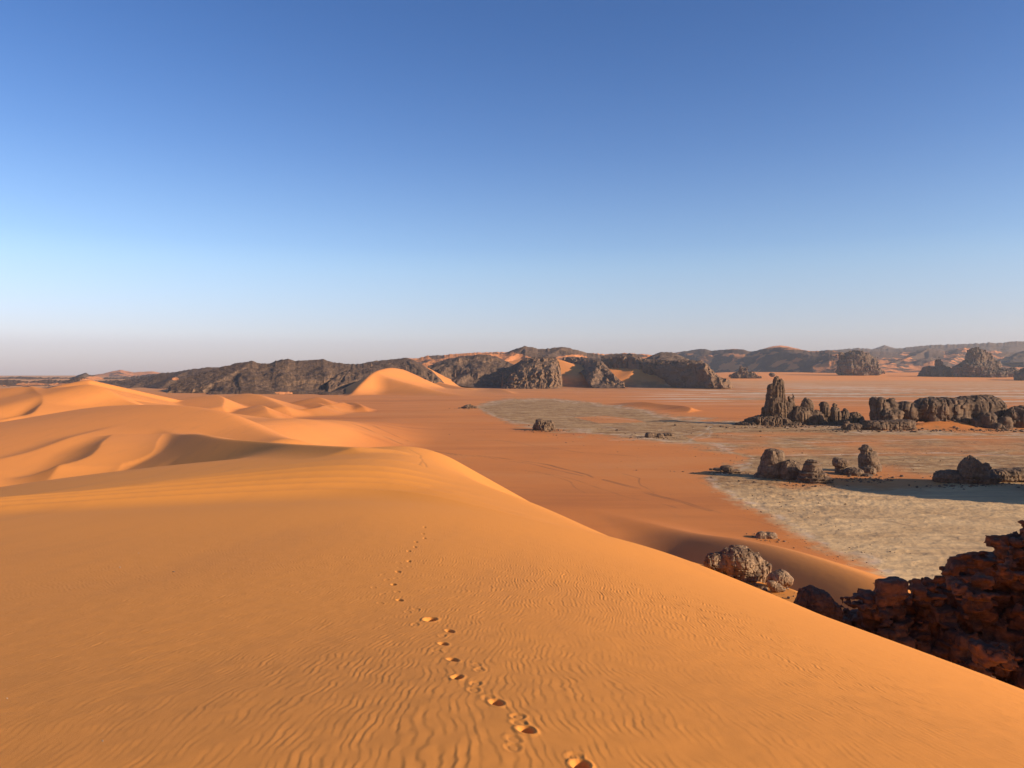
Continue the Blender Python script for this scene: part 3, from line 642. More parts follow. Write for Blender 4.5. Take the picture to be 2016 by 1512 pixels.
hill('hills', 'broad sandy mountain with two dark peaks behind the cliffs', M_SANDHILL, [(790, 740, 3100), (1300, 740, 3100)],
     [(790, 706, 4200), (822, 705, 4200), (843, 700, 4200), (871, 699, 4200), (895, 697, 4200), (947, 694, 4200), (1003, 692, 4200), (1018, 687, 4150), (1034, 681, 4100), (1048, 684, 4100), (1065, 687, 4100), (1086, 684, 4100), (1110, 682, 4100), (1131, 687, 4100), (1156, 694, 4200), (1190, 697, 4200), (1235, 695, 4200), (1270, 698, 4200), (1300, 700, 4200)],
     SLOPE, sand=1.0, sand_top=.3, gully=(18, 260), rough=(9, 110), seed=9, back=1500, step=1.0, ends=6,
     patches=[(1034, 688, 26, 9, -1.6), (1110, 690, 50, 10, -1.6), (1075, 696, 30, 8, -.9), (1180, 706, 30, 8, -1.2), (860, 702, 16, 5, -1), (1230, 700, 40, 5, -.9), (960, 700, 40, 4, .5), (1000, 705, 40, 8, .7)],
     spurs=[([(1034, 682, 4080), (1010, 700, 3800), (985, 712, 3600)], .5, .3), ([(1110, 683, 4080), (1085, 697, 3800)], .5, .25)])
hill('hills', 'low dark dome with cliffs between sand drift and big buttress', M_HILL, [(835, 752, 2500), (900, 757, 2420), (950, 762, 2350), (1000, 767, 2300), (1040, 768, 2260)],
     [(835, 724, 2850), (850, 718, 2900), (878, 707, 2950), (912, 700, 3000), (958, 698, 3000), (980, 703, 2950), (1000, 712, 2850), (1020, 722, 2760), (1040, 735, 2650)],
     [(0, 0), (.15, .10), (.3, .22), (.42, .52), (.6, .70), (1, 1)], gully=(12, 100), rough=(6, 45), cliffn=(14, 22), warp=.10, seed=10, step=0.9, nt_=90, ends=8,
     spurs=[([(912, 702, 2960), (885, 722, 2700), (858, 742, 2520)], .6, .3), ([(965, 700, 2960), (950, 722, 2700), (905, 745, 2480)], .7, .35)])
hill('hills', 'tall brown buttress with fluted cliff at the centre of the range', M_HILL, [(985, 768, 2260), (1000, 768, 2230), (1050, 769, 2200), (1085, 766, 2220), (1100, 763, 2280), (1108, 760, 2350)],
     [(985, 755, 2420), (995, 738, 2500), (1010, 722, 2560), (1024, 711, 2600), (1040, 705, 2620), (1055, 702, 2640), (1080, 701, 2640), (1094, 703, 2620), (1100, 712, 2560), (1108, 740, 2460)],
     [(0, 0), (.06, .06), (.20, .55), (.34, .74), (.6, .90), (1, 1)], gully=(8, 70), rough=(5, 35), cliffn=(22, 18), warp=.07, seed=11, step=0.7, nt_=120, ends=5,
     spurs=[([(1040, 706, 2600), (1020, 722, 2480), (985, 745, 2340), (955, 762, 2270)], .75, .30)])
hill('hills', 'dark pointed cliff with broken scree right of the sand chute', M_HILL, [(1104, 714, 3120), (1118, 718, 3060), (1130, 726, 2960), (1145, 740, 2760), (1153, 754, 2480), (1165, 761, 2350), (1180, 763, 2310), (1215, 762, 2310), (1232, 760, 2340)],
     [(1104, 706, 3300), (1120, 702, 3300), (1145, 703, 3250), (1165, 706, 3050), (1176, 709, 2880), (1184, 711, 2840), (1194, 721, 2760), (1203, 731, 2680), (1216, 744, 2560), (1232, 758, 2440)],
     [(0, 0), (.2, .14), (.5, .40), (.62, .78), (.8, .93), (1, 1)], gully=(8, 70), rough=(7, 30), cliffn=(20, 20), warp=.07, seed=12, step=0.8, nt_=110, ends=4,
     spurs=[([(1184, 712, 2820), (1172, 730, 2600), (1165, 750, 2430)], .65, .5)])
hill('hills', 'long shaded cliff wall ending in a sunlit broken nose', M_HILL, [(1180, 745, 2900), (1231, 750, 2800), (1290, 752, 2700), (1330, 760, 2480), (1370, 762, 2330), (1396, 763, 2260), (1420, 763, 2260), (1440, 761, 2320)],
     [(1180, 702, 3150), (1205, 699, 3150), (1237, 697, 3150), (1255, 702, 3050), (1262, 707, 3000), (1290, 708, 2900), (1314, 709, 2800), (1345, 710, 2680), (1378, 710, 2560), (1391, 716, 2500), (1399, 727, 2450), (1408, 736, 2420), (1420, 744, 2400), (1432, 748, 2400), (1440, 757, 2400)],
     WALL, gully=(5, 70), rough=(4, 35), cliffn=(20, 20), warp=.05, seed=13, step=0.8, nt_=110, ends=4, back=700)
hill('hills', 'small grey dome behind the long shaded cliff wall', M_HILLFAR, [(1255, 720, 3500), (1370, 720, 3500)],
     [(1255, 712, 4100), (1275, 706, 4100), (1290, 697, 4100), (1300, 693, 4100), (1322, 693, 4100), (1340, 700, 4100), (1355, 708, 4100), (1370, 716, 4100)], DOME, gully=(10, 120), rough=(6, 80), seed=14)
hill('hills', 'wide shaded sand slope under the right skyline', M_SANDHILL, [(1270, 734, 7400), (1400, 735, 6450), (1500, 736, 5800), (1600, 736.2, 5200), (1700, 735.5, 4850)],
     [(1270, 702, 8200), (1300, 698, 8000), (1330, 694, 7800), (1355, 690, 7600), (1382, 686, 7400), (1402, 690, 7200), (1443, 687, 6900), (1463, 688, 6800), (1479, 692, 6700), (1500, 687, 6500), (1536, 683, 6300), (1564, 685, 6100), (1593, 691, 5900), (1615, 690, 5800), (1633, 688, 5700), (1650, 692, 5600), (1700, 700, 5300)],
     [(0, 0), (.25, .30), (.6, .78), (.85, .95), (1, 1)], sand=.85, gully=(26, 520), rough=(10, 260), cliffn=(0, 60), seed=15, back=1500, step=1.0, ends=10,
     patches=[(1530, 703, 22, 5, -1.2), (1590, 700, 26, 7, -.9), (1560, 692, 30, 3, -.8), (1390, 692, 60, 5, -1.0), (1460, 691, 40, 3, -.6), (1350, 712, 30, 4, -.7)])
hill('hills', 'low sandy rise with pale crest behind the shaded slope', M_SANDHILL, [(1480, 700, 7600), (1640, 700, 7600)], [(1480, 692, 8200), (1505, 686, 8200), (1520, 682, 8200), (1536, 680, 8200), (1552, 682, 8200), (1575, 688, 8200), (1640, 698, 8200)], SLOPE, sand=1, sand_top=.8, rough=(6, 300), seed=16)
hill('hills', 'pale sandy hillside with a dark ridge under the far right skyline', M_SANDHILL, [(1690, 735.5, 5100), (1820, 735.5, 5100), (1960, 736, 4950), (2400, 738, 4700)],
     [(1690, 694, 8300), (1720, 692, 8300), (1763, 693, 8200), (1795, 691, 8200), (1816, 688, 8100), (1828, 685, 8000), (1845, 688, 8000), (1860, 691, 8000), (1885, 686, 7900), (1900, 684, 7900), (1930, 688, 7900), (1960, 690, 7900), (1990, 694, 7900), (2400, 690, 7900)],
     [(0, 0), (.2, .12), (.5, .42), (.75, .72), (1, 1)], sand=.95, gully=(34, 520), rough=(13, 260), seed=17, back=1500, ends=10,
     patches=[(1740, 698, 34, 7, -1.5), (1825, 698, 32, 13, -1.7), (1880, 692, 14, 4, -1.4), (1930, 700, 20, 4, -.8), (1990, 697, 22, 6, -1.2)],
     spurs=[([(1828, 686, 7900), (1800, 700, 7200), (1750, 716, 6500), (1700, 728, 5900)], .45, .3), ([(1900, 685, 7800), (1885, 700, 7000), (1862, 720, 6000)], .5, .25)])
hill('hills', 'blue hazy ridge along the far right skyline', M_HILLFAR, [(1600, 705, 9300), (2500, 705, 9300)],
     [(1600, 694, 10500), (1653, 688, 10500), (1689, 685, 10500), (1720, 687, 10500), (1763, 686, 10500), (1800, 682, 10500), (1832, 679, 10500), (1874, 678, 10500), (1900, 677, 10500), (1929, 676, 10500), (1948, 674, 10500), (1960, 676, 10500), (1992, 672, 10500), (2016, 672, 10500), (2120, 668, 10500), (2500, 672, 10500)], SLOPE, gully=(30, 500), rough=(18, 500), seed=18, back=1500, crestn=10)
hill('hills', 'tiny blue peak far beyond the right ridge', M_HILLFAR, [(1700, 695, 11600), (1790, 695, 11600)], [(1700, 691, 12300), (1722, 686, 12300), (1741, 679.5, 12300), (1760, 685, 12300), (1790, 691, 12300)], SLOPE, rough=(15, 500), seed=19)
hill('hills', 'dark hill at the right edge behind the rock castle', M_HILLFAR, [(1978, 712, 6400), (2400, 715, 6400)], [(1978, 708, 7200), (1990, 699, 7200), (2006, 693, 7200), (2030, 687, 7200), (2100, 680, 7200), (2400, 684, 7200)], DOME, gully=(20, 200), rough=(10, 150), seed=20)

# ------------------------------------------------------------------ rocks
def surface_nets(Fv, org, h):
    S = Fv < 0; nx, ny, nz = Fv.shape
    cs = (nx - 1, ny - 1, nz - 1)
    acc = np.zeros(cs + (3,), np.float32); cnt = np.zeros(cs, np.int16)
    def sl(off, ax=None):
        return tuple(slice(o, o + c) for o, c in zip(off, cs))
    for ax in range(3):
        o1, o2 = [a for a in range(3) if a != ax]
        for b in (0, 1):
            for c in (0, 1):
                p = [0, 0, 0]; p[o1] = b; p[o2] = c; q = list(p); q[ax] = 1
                fa = Fv[sl(p)]; fb = Fv[sl(q)]; m = S[sl(p)] != S[sl(q)]
                t = np.where(m, fa / np.where(fa - fb == 0, 1, fa - fb), 0)
                cnt += m
                for k in range(3):
                    acc[..., k] += np.where(m, (t if k == ax else p[k]), 0)
    act = cnt > 0; idx = np.full(cs, -1, np.int64); idx[act] = np.arange(act.sum())
    ii = np.argwhere(act); co = (ii + acc[act] / cnt[act][:, None]) * h + org
    quads = []
    for ax in range(3):
        o1, o2 = [(1, 2), (2, 0), (0, 1)][ax]
        e = np.argwhere((np.take(S, range(0, Fv.shape[ax] - 1), ax) != np.take(S, range(1, Fv.shape[ax]), ax)))
        e = e[(e[:, o1] > 0) & (e[:, o2] > 0) & (e[:, o1] < Fv.shape[o1] - 1) & (e[:, o2] < Fv.shape[o2] - 1)]
        def cell(d1, d2):
            q = e.copy(); q[:, o1] += d1; q[:, o2] += d2; return idx[q[:, 0], q[:, 1], q[:, 2]]
        qd = np.stack([cell(-1, -1), cell(0, -1), cell(0, 0), cell(-1, 0)], 1)
        inside = S[e[:, 0], e[:, 1], e[:, 2]]
        qd[~inside] = qd[~inside][:, ::-1]
        quads.append(qd)
    return co, np.concatenate(quads)
def rock(name, label, mat, Y, blobs, res=100, group=None, ksm=0.12, strata=0.5, cracks=0.4, lump=0.6, fine=0.5, seed=1, cat='rock', depth=1.0, block=2.6, bury=True, tilt=0.0, conv=True, chunk=0.0):
    """blobs: (px, py, half width px, half height px[, depth factor[, depth offset m[, block power]]]) at distance Y"""
    m = Y / F
    B = []
    for b in blobs:
        px, py, rx, ry = b[:4]; df = b[4] if len(b) > 4 else 1.0; dy = b[5] if len(b) > 5 else 0.0; pw = b[6] if len(b) > 6 else block
        yy = Y + dy
        B.append(((px - CX) / F * yy, yy, (HY - py) / F * yy, rx * m, rx * m * df * depth, ry * m, pw))
    B = np.array(B)
    lo = (B[:, :3] - B[:, 3:6]).min(0); hi = (B[:, :3] + B[:, 3:6]).max(0); ext = (hi - lo)
    size = float(np.median(np.minimum(B[:, 3], B[:, 5]))) * 2
    h = float(max(ext)) / res; pad = 4 * h + 0.12 * size; lo = lo - pad; hi = hi + pad
    n = np.ceil((hi - lo) / h).astype(int) + 1
    gx = (lo[0] + np.arange(n[0]) * h).astype(np.float32); gy = (lo[1] + np.arange(n[1]) * h).astype(np.float32); gz = (lo[2] + np.arange(n[2]) * h).astype(np.float32)
    G = [a for a in np.meshgrid(gx, gy, gz, indexing='ij')]
    # warp the space so that outlines are uneven
    s1 = size
    W = [pn3(G[0] / s1 * 1.1, G[1] / s1 * 1.1, G[2] / s1 * 1.1, seed * 7 + k) * 0.16 * s1 * lump for k in range(3)] if lump else [0, 0, 0]
    Q = [(G[k] + W[k]).astype(np.float32) for k in range(3)]
    D = np.full(n, 4 * size, np.float32); mg = 0.75 * size
    for i, (cx, cy, cz, rx, ry, rz, pw) in enumerate(B):
        sl = tuple(slice(max(0, int((c_ - r_ - mg - l_) / h)), max(1, int((c_ + r_ + mg - l_) / h) + 2)) for c_, r_, l_ in ((cx, rx, lo[0]), (cy, ry, lo[1]), (cz, rz, lo[2])))
        d = (np.abs((Q[0][sl] - cx) / rx) ** pw + np.abs((Q[1][sl] - cy) / ry) ** pw + np.abs((Q[2][sl] - cz) / rz) ** pw) ** (1 / pw)
        d = (d - 1) * min(rx, ry, rz)
        k = ksm * min(rx, ry, rz, size); Ds = D[sl]
        hh = np.clip(0.5 + 0.5 * (Ds - d) / k, 0, 1); D[sl] = Ds * (1 - hh) + d * hh - k * hh * (1 - hh)
    band = np.abs(D) < (0.40 * size)
    x, y, z = G[0][band], G[1][band], G[2][band]
    w_ = fbm3(x / s1, y / s1, z / s1, 2, seed + 40)
    # bedding ledges
    zz = z + 0.10 * s1 * w_ + tilt * x
    t = zz / (0.17 * s1)
    led = fbm2(t, t * 0 + seed, 4, seed + 50, 0.6)
    lm = np.clip(0.55 + 1.1 * pn3(x / s1 * 0.9, y / s1 * 0.9, z / s1 * 0.9, seed + 45), 0.05, 1.3)
    dd = D[band] - strata * 0.070 * s1 * led * lm
    # vertical joints
    ja = np.abs(pn2((x + 0.12 * s1 * w_) / (0.50 * s1), (y + 0.1 * s1 * w_) / (0.50 * s1), seed + 60)); jb = np.abs(pn2((x + 0.05 * s1 * w_) / (0.24 * s1), y / (0.24 * s1), seed + 61))
    dd = dd + cracks * s1 * (0.10 * np.exp(-(ja / 0.07) ** 2) + 0.04 * np.exp(-(jb / 0.09) ** 2))
    # knobs and hollows
    dd = dd - fine * s1 * (0.13 * fbm3(x / s1 * 1.5, y / s1 * 1.5, z / s1 * 1.3, 2, seed + 75) + 0.075 * fbm3(x / s1 * 3.7, y / s1 * 3.7, z / s1 * 3.7, 4, seed + 70, 0.6))
    if chunk:        # jointed blocks: each stands a little proud of or behind its neighbours
        wq = 0.10 * s1
        xa, ya, za = x + wq * w_, y - wq * w_, z + 0.5 * wq * w_
        f1, f2, rv = vor3(xa / (0.85 * s1), ya / (0.85 * s1), za / (0.50 * s1), seed + 80)
        dd = dd - chunk * s1 * (0.30 * (rv - 0.5)) + chunk * s1 * 0.10 * (1 - sst(0.0, 0.14, f2 - f1))
        f1, f2, rv = vor3(xa / (0.34 * s1), ya / (0.34 * s1), za / (0.19 * s1), seed + 81)
        dd = dd - chunk * s1 * (0.10 * (rv - 0.5)) + chunk * s1 * 0.04 * (1 - sst(0.0, 0.18, f2 - f1))
    D[band] = dd
    co, q = surface_nets(D, lo, h)
    # keep only the main connected masses: tiny floating crumbs are dropped by size
    me = make_mesh(name, co, q[:, ::-1])
    c0 = np.array([B[:, 0].mean(), B[:, 1].mean(), 0.0]); 
    zg = float(H(np.array([c0[0]]), np.array([c0[1]]))[0]); c0[2] = zg
    co2 = co - c0; me.vertices.foreach_set('co', co2.astype(np.float32).ravel()); me.update()
    o = link(name, me, mat, label, cat, group); o.location = c0
    return o

MR_FAR = rock_material('rock_far', (0.076, 0.044, 0.025), (0.165, 0.096, 0.052), 26, 0.28)
MR_MID = rock_material('rock_mid', (0.098, 0.058, 0.034), (0.230, 0.142, 0.080), 8, 0.3)
MR_NEAR = rock_material('rock_near', (0.11, 0.064, 0.036), (0.36, 0.225, 0.125), 4.5, 0.35, 0.35)
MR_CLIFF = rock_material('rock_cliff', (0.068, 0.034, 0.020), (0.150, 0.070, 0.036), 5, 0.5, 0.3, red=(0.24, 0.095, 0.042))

# far buttes
rock('rock_butte', 'craggy brown butte standing on the far edge of the sand plain', MR_FAR, 4450,
     [(1688, 718, 36, 26, .8), (1672, 722, 26, 22, .8), (1710, 728, 18, 13), (1664, 724, 14, 18), (1683, 704, 18, 15), (1698, 704, 11, 12), (1727, 732, 12, 8), (1657, 705, 8, 10)], 110, strata=.4, cracks=1.3, fine=1.0, chunk=.45, seed=31, block=2.3, cat='butte')
rock('rock_castle', 'small twin-towered rock beside the larger far rock castle', MR_FAR, 4250, [(1842, 738, 26, 13), (1828, 730, 10, 10), (1848, 721, 6, 14), (1862, 732, 12, 9), (1850, 728, 14, 8)], 80, cracks=1.0, fine=.9, chunk=.4, seed=32, cat='rock')
rock('rock_castle', 'tall dark rock castle at far right with flat-topped tower', MR_FAR, 4150,
     [(1918, 730, 34, 18, .9), (1921, 708, 18, 22), (1944, 712, 12, 18), (1956, 722, 12, 16), (1890, 732, 14, 14), (1980, 735, 22, 12), (1905, 722, 12, 14), (1993, 734, 12, 10), (1935, 740, 40, 10)], 120, cracks=1.0, fine=.8, chunk=.4, seed=33, cat='rock')
rock('rock_outcrop', 'dark rock at the right edge below the far rock castle', MR_FAR, 3600, [(2020, 744, 18, 12), (2050, 738, 34, 18), (2006, 748, 8, 6)], 60, seed=34, cracks=1.0, cat='rock')
rock('rock_outcrop', 'small jagged rock cluster left of the spire on the far plain', MR_FAR, 3900, [(1462, 734, 9, 12), (1476, 739, 14, 7), (1452, 739, 8, 7), (1489, 741, 8, 4), (1446, 741, 7, 4)], 80, cracks=1.4, fine=1.2, chunk=1, seed=35)
rock('boulder', 'lone boulder just behind the top of the spire', MR_FAR, 3900, [(1520, 738, 6, 4.2, 1, 0, 2.1)], 36, seed=36)
# spire outcrop
YS = 720
rock('rock_spire', 'tall rock spire with a jagged tail of pinnacles on the clay pan', MR_FAR, YS,
     [(1531, 775, 14, 33, 1), (1519, 786, 10, 36), (1538, 786, 8, 32), (1527, 803, 21, 26), (1512, 812, 12, 16), (1548, 810, 13, 22), (1561, 795, 4.5, 24), (1556, 800, 6, 26), (1529, 750, 7, 9), (1538, 756, 7, 8),
      (1512, 831, 44, 14, .8), (1480, 838, 34, 9), (1460, 841, 24, 6), (1573, 822, 24, 24), (1588, 806, 13, 22), (1586, 792, 6, 9), (1603, 828, 20, 22), (1624, 812, 11, 20), (1622, 802, 9, 11), (1643, 822, 13, 22), (1643, 801, 4.5, 7),
      (1662, 826, 12, 20), (1664, 810, 4.5, 6), (1682, 832, 20, 20), (1684, 816, 7, 6), (1640, 842, 40, 14), (1540, 842, 60, 14, .7)], 230, cracks=1.7, strata=.2, fine=.4, chunk=.22, seed=41, lump=.35, ksm=.15, cat='rock', depth=.9, block=2.3)
rock('rock_ledge', 'low flat-topped rock shelf in front of the long rock wall', MR_FAR, 655, [(1735, 843, 50, 15, .6), (1682, 846, 20, 14), (1775, 841, 27, 16), (1712, 836, 22, 8), (1785, 836, 18, 9), (1668, 842, 10, 12)], 150, strata=1.0, cracks=.4, chunk=.3, fine=.3, seed=42, depth=.8)
rock('rock_wall', 'long rounded rock wall with domed tops at the right edge', MR_FAR, 690,
     [(1733, 812, 17, 28), (1726, 800, 12, 18), (1755, 804, 13, 22), (1745, 820, 30, 18), (1778, 806, 18, 16), (1790, 814, 20, 20), (1827, 806, 30, 25), (1855, 808, 30, 25), (1878, 808, 26, 24), (1902, 806, 26, 26), (1930, 812, 30, 35), (1948, 812, 26, 34),
      (1962, 822, 18, 32), (1945, 835, 16, 22, 1, -26), (1922, 838, 9, 18, 1, -24), (1978, 838, 14, 20, 1, -30), (1992, 828, 14, 24, 1, -20), (2010, 826, 18, 24, 1, -20), (1965, 845, 12, 14, 1, -34), (2035, 822, 26, 24), (1840, 826, 14, 18, 1, -8), (1870, 830, 40, 12), (2060, 826, 30, 26)],
     230, cracks=.9, strata=.55, fine=.35, chunk=.2, seed=43, ksm=.22, depth=1.1)
# rocks on the pan
rock('rock_stump', 'squat fluted rock standing alone at the left edge of the pan', MR_MID, 640, [(1070, 841, 17, 13), (1065, 834, 12, 9), (1080, 838, 11, 11), (1058, 843, 9, 9), (1084, 847, 10, 7), (1072, 830, 9, 4)], 90, cracks=1.0, fine=.8, strata=.5, chunk=.25, seed=51)
rock('low_rocks', 'low broken rocks on the far red sand left of the pan', MR_MID, 1030, [(921, 803, 10, 5), (931, 804, 8, 4.5), (912, 805, 8, 3.5), (925, 801, 6, 4)], 70, cracks=1.3, fine=1, chunk=.8, seed=52)
rock('boulder', 'tiny double boulder between the fluted stump and the rounded pair', MR_MID, 640, [(1215, 849, 3.4, 3.6), (1220, 850, 2.8, 3.0)], 36, seed=53)
rock('boulder', 'rounded dark boulders side by side on the clay pan', MR_MID, 575, [(1279, 859, 9.5, 8), (1289, 860, 6, 7), (1299, 859, 8, 6.5)], 80, cracks=.6, seed=54)
rock('boulder', 'flat pale-topped slab beside the rounded dark boulders', MR_MID, 590, [(1314, 856, 12, 3.5), (1305, 860, 9, 4)], 60, seed=55)
rock('low_rocks', 'low flat rocks on red sand left of the tall rock group', MR_MID, 372, [(1431, 922, 13, 6), (1413, 924, 9, 3), (1448, 927, 9, 3), (1438, 927, 12, 3.5), (1400, 924, 4, 2)], 100, seed=56, cracks=.8)
rock('boulder', 'tiny pair of dark lumps on the red sand at left', MR_MID, 705, [(518.5, 838.5, 2.6, 2.4), (523.5, 837.5, 2.2, 2.0)], 30, seed=57)
Yg = 352
rock('standing_rock', 'tallest standing rock of the near group with rounded head', MR_MID, Yg + 4, [(1522, 908, 21, 24), (1520, 895, 17, 12), (1516, 930, 23, 22), (1502, 940, 18, 10), (1534, 900, 11, 14)], 110, cracks=.35, strata=.35, seed=61, block=2.4)
rock('standing_rock', 'middle rock leaning on the tallest rock with a small cap', MR_MID, Yg - 2, [(1556, 932, 21, 24), (1554, 916, 15, 10), (1556, 908, 7, 4), (1570, 922, 9, 12)], 100, cracks=.5, strata=.4, seed=62, block=2.4)
rock('standing_rock', 'layered cone-shaped rock at the front of the near group', MR_MID, Yg - 12, [(1599, 930, 18, 26), (1598, 916, 11, 13), (1604, 946, 32, 13), (1622, 952, 18, 7), (1588, 950, 22, 10), (1600, 936, 24, 16)], 130, cracks=.25, strata=1.3, seed=63, block=2.2)
rock('balanced_rock', 'knob-headed rock on a narrow stem behind the cone rock', MR_MID, Yg + 16, [(1654, 911, 15, 9.5), (1648, 907, 9, 7), (1662, 911, 8, 8), (1655, 930, 11, 16)], 90, cracks=.4, seed=64, strata=.5)
rock('boulder', 'big round boulder between the knob-headed rock and the tower', MR_MID, Yg + 10, [(1680, 933, 19, 12.5, 1, 0, 2.1), (1690, 932, 10, 10)], 80, cracks=.5, seed=65)
rock('boulder', 'smooth boulder at the left foot of the rock tower', MR_MID, Yg + 14, [(1709, 927, 15, 11, 1, 0, 2.1)], 70, cracks=.3, seed=66)
rock('boulder', 'small flat boulder in front of the smooth boulder', MR_MID, Yg + 6, [(1707, 937, 12, 5, 1, 0, 2.1)], 60, cracks=.3, seed=67)
rock('rock_tower', 'tall narrow rock tower with pointed overhanging top', MR_MID, Yg + 22, [(1709, 905, 18, 17), (1706, 888, 12, 10), (1703, 882, 7, 8), (1700, 884, 8, 4), (1716, 898, 11, 12), (1725, 922, 10, 12), (1712, 918, 18, 8), (1722, 908, 8, 9)], 110, cracks=.35, strata=.6, seed=68, block=2.3)
rock('boulder', 'small dark stone on the sand right of the boulders', MR_MID, 345, [(1723, 949, 3.2, 2.2)], 30, seed=69)
rock('boulder', 'tiny dark stone furthest right of the scattered stones', MR_MID, 350, [(1735, 947, 2.8, 1.8)], 30, seed=70)
rock('standing_rock', 'peaked rock rising from the long low rocks at right', MR_MID, 335, [(1910, 930, 22, 30), (1911, 914, 10, 13), (1909, 905, 6, 9, 1, 0, 2.0), (1926, 934, 20, 19), (1898, 948, 16, 18), (1940, 922, 9, 10), (1935, 945, 28, 16)], 120, cracks=.45, strata=.8, seed=71, block=2.3)
rock('rock_slab', 'blocky low slab at the left foot of the peaked rock', MR_MID, 338, [(1866, 941, 23, 15), (1852, 944, 12, 11), (1880, 942, 14, 16)], 90, cracks=.5, seed=72, strata=.6)
rock('rock_wall', 'long low dark rock wall running off the right edge', MR_MID, 340, [(1965, 938, 20, 14), (1990, 937, 22, 14), (2015, 936, 24, 15), (2050, 935, 30, 18), (2090, 930, 30, 24), (2130, 930, 30, 30)], 150, cracks=.7, seed=73, strata=.8)
# the mass off the right edge whose shadow lies over the pan
rock('rock_wall', 'high rock wall beyond the right edge shading the pan', MR_MID, 292, [(2150, 930, 42, 62, 3), (2205, 900, 48, 112, 3), (2120, 960, 26, 40, 3), (2270, 920, 50, 90, 3), (2180, 990, 80, 30, 1.6)], 90, cracks=.7, seed=74, strata=.6)

# near rocks by the dune edge
def gz(x, y): return float(H(np.array([x], float), np.array([y], float))[0])
h1 = hit(1450, 1122); print('near rocks hit', h1, hit(1590, 1180), hit(1500, 1065), hit(1330, 1070), hit(1600, 1130), hit(1700, 1140))
YN = 92
rock('rock_outcrop', 'sunlit weathered rock outcrop half buried behind the dune edge', MR_NEAR, YN, [(1452, 1106, 36, 30), (1437, 1098, 22, 20), (1410, 1106, 22, 20), (1400, 1114, 14, 18), (1478, 1110, 22, 24), (1492, 1130, 24, 26), (1508, 1124, 10, 18), (1470, 1130, 30, 22)], 170, cracks=.5, strata=.5, seed=81, fine=.35, chunk=.35, block=2.3)
rock('boulder', 'flattened oval boulder right of the sunlit outcrop', MR_NEAR, YN - 4, [(1537, 1139, 23, 15, 1, 0, 2.1), (1528, 1148, 16, 12)], 90, seed=82, cracks=.4)
rock('boulder', 'small broken stone below the oval boulder', MR_NEAR, YN - 8, [(1528, 1157, 12, 8), (1519, 1150, 9, 7), (1538, 1161, 7, 5)], 80, seed=83, cracks=.7)
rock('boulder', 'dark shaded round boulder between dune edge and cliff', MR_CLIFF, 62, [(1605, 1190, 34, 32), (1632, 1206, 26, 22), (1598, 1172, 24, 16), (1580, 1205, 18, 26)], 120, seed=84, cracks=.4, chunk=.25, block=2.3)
rock('boulder', 'small rock on the sand at the edge of the pan', MR_NEAR, 225, [(1500, 1056, 12, 9), (1516, 1057, 13, 9), (1524, 1062, 9, 5), (1493, 1060, 9, 5)], 90, seed=85, cracks=.7)


# the cliff below the dune at the lower right: stacked blocks and slabs
def cliff():
    Y = 58; rnd = random.Random(12); B = []
    top = [(1640, 1215), (1665, 1195), (1700, 1180), (1722, 1165), (1735, 1150), (1768, 1148), (1780, 1165), (1795, 1172), (1803, 1150), (1812, 1143), (1845, 1142), (1860, 1128), (1880, 1112), (1900, 1100), (1930, 1093), (1950, 1092), (1955, 1080), (1990, 1075), (2016, 1060), (2100, 1040), (2200, 1030)]
    # body
    for px in range(1650, 2240, 34):
        t = np.interp(px, [q[0] for q in top], [q[1] for q in top]) + 14
        for lay in range(5 if px < 1800 else 8):
            cy = t + 34 + lay * 62
            B.append((px + rnd.uniform(-9, 9), cy + rnd.uniform(-6, 6), rnd.uniform(24, 34), rnd.uniform(32, 42), 1.3, 4 - lay * 1.4 + rnd.uniform(-1.0, 1.0), 4.0))
    for px in range(1665, 2200, 60):      # solid core behind the blocks
        t = np.interp(px, [q[0] for q in top], [q[1] for q in top])
        B.append((px, t + 150, 60, 122, .8, 8.0, 3.5))
    for q in [(1753, 1158, 22, 16, 1, -1.5, 3.0), (1748, 1176, 16, 12, 1, -1.5, 3.0), (1812, 1160, 13, 18, 1, -.5, 3.5), (1834, 1158, 16, 15, 1, -.5, 3.5), (1690, 1192, 28, 9, 1, 0, 3), (1712, 1182, 18, 10, 1, 0, 3),
              (1868, 1122, 15, 10, 1, 0, 3), (1886, 1112, 14, 11, 1, 0, 3), (1910, 1106, 14, 10, 1, 0, 3), (1928, 1102, 16, 9, 1, .3, 3), (1945, 1098, 12, 8, 1, 0, 3), (1855, 1140, 14, 12, 1, 0, 3),
              (1965, 1067, 15, 9, 1, -1, 3.5), (1968, 1086, 19, 19, 1, -1, 3.2), (2000, 1072, 19, 24, 1, -1, 3), (2004, 1048, 9, 9, 1, -1, 3), (1996, 1056, 8, 8, 1, -1, 3), (2030, 1060, 24, 30, 1, -1, 3), (2080, 1040, 40, 50, 1, 0, 3), (2150, 1020, 50, 60, 1, 0, 3),
              (1936, 1142, 27, 14, .9, -4.5, 4.5), (1998, 1136, 16, 9, 1, -4.5, 3), (1905, 1162, 20, 10, 1, -4.5, 3), (1975, 1120, 14, 9, 1, -4, 3), (1880, 1150, 12, 10, 1, -3.5, 3), (1960, 1290, 26, 18, 1, -9, 3.0)]:
        B.append(q)
    B += [(2270, 1080, 60, 130, 1.0, -2, 3), (2360, 1040, 70, 150, 1.0, -6, 3), (2330, 1250, 120, 160, 1.2, -6, 3), (2290, 1180, 70, 120, 1, -14, 3)]  # unseen blocks added off the right edge to put the cliff face in shade
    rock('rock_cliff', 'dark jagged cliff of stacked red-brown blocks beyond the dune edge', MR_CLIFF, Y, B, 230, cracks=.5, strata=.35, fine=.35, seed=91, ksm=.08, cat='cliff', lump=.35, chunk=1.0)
cliff()
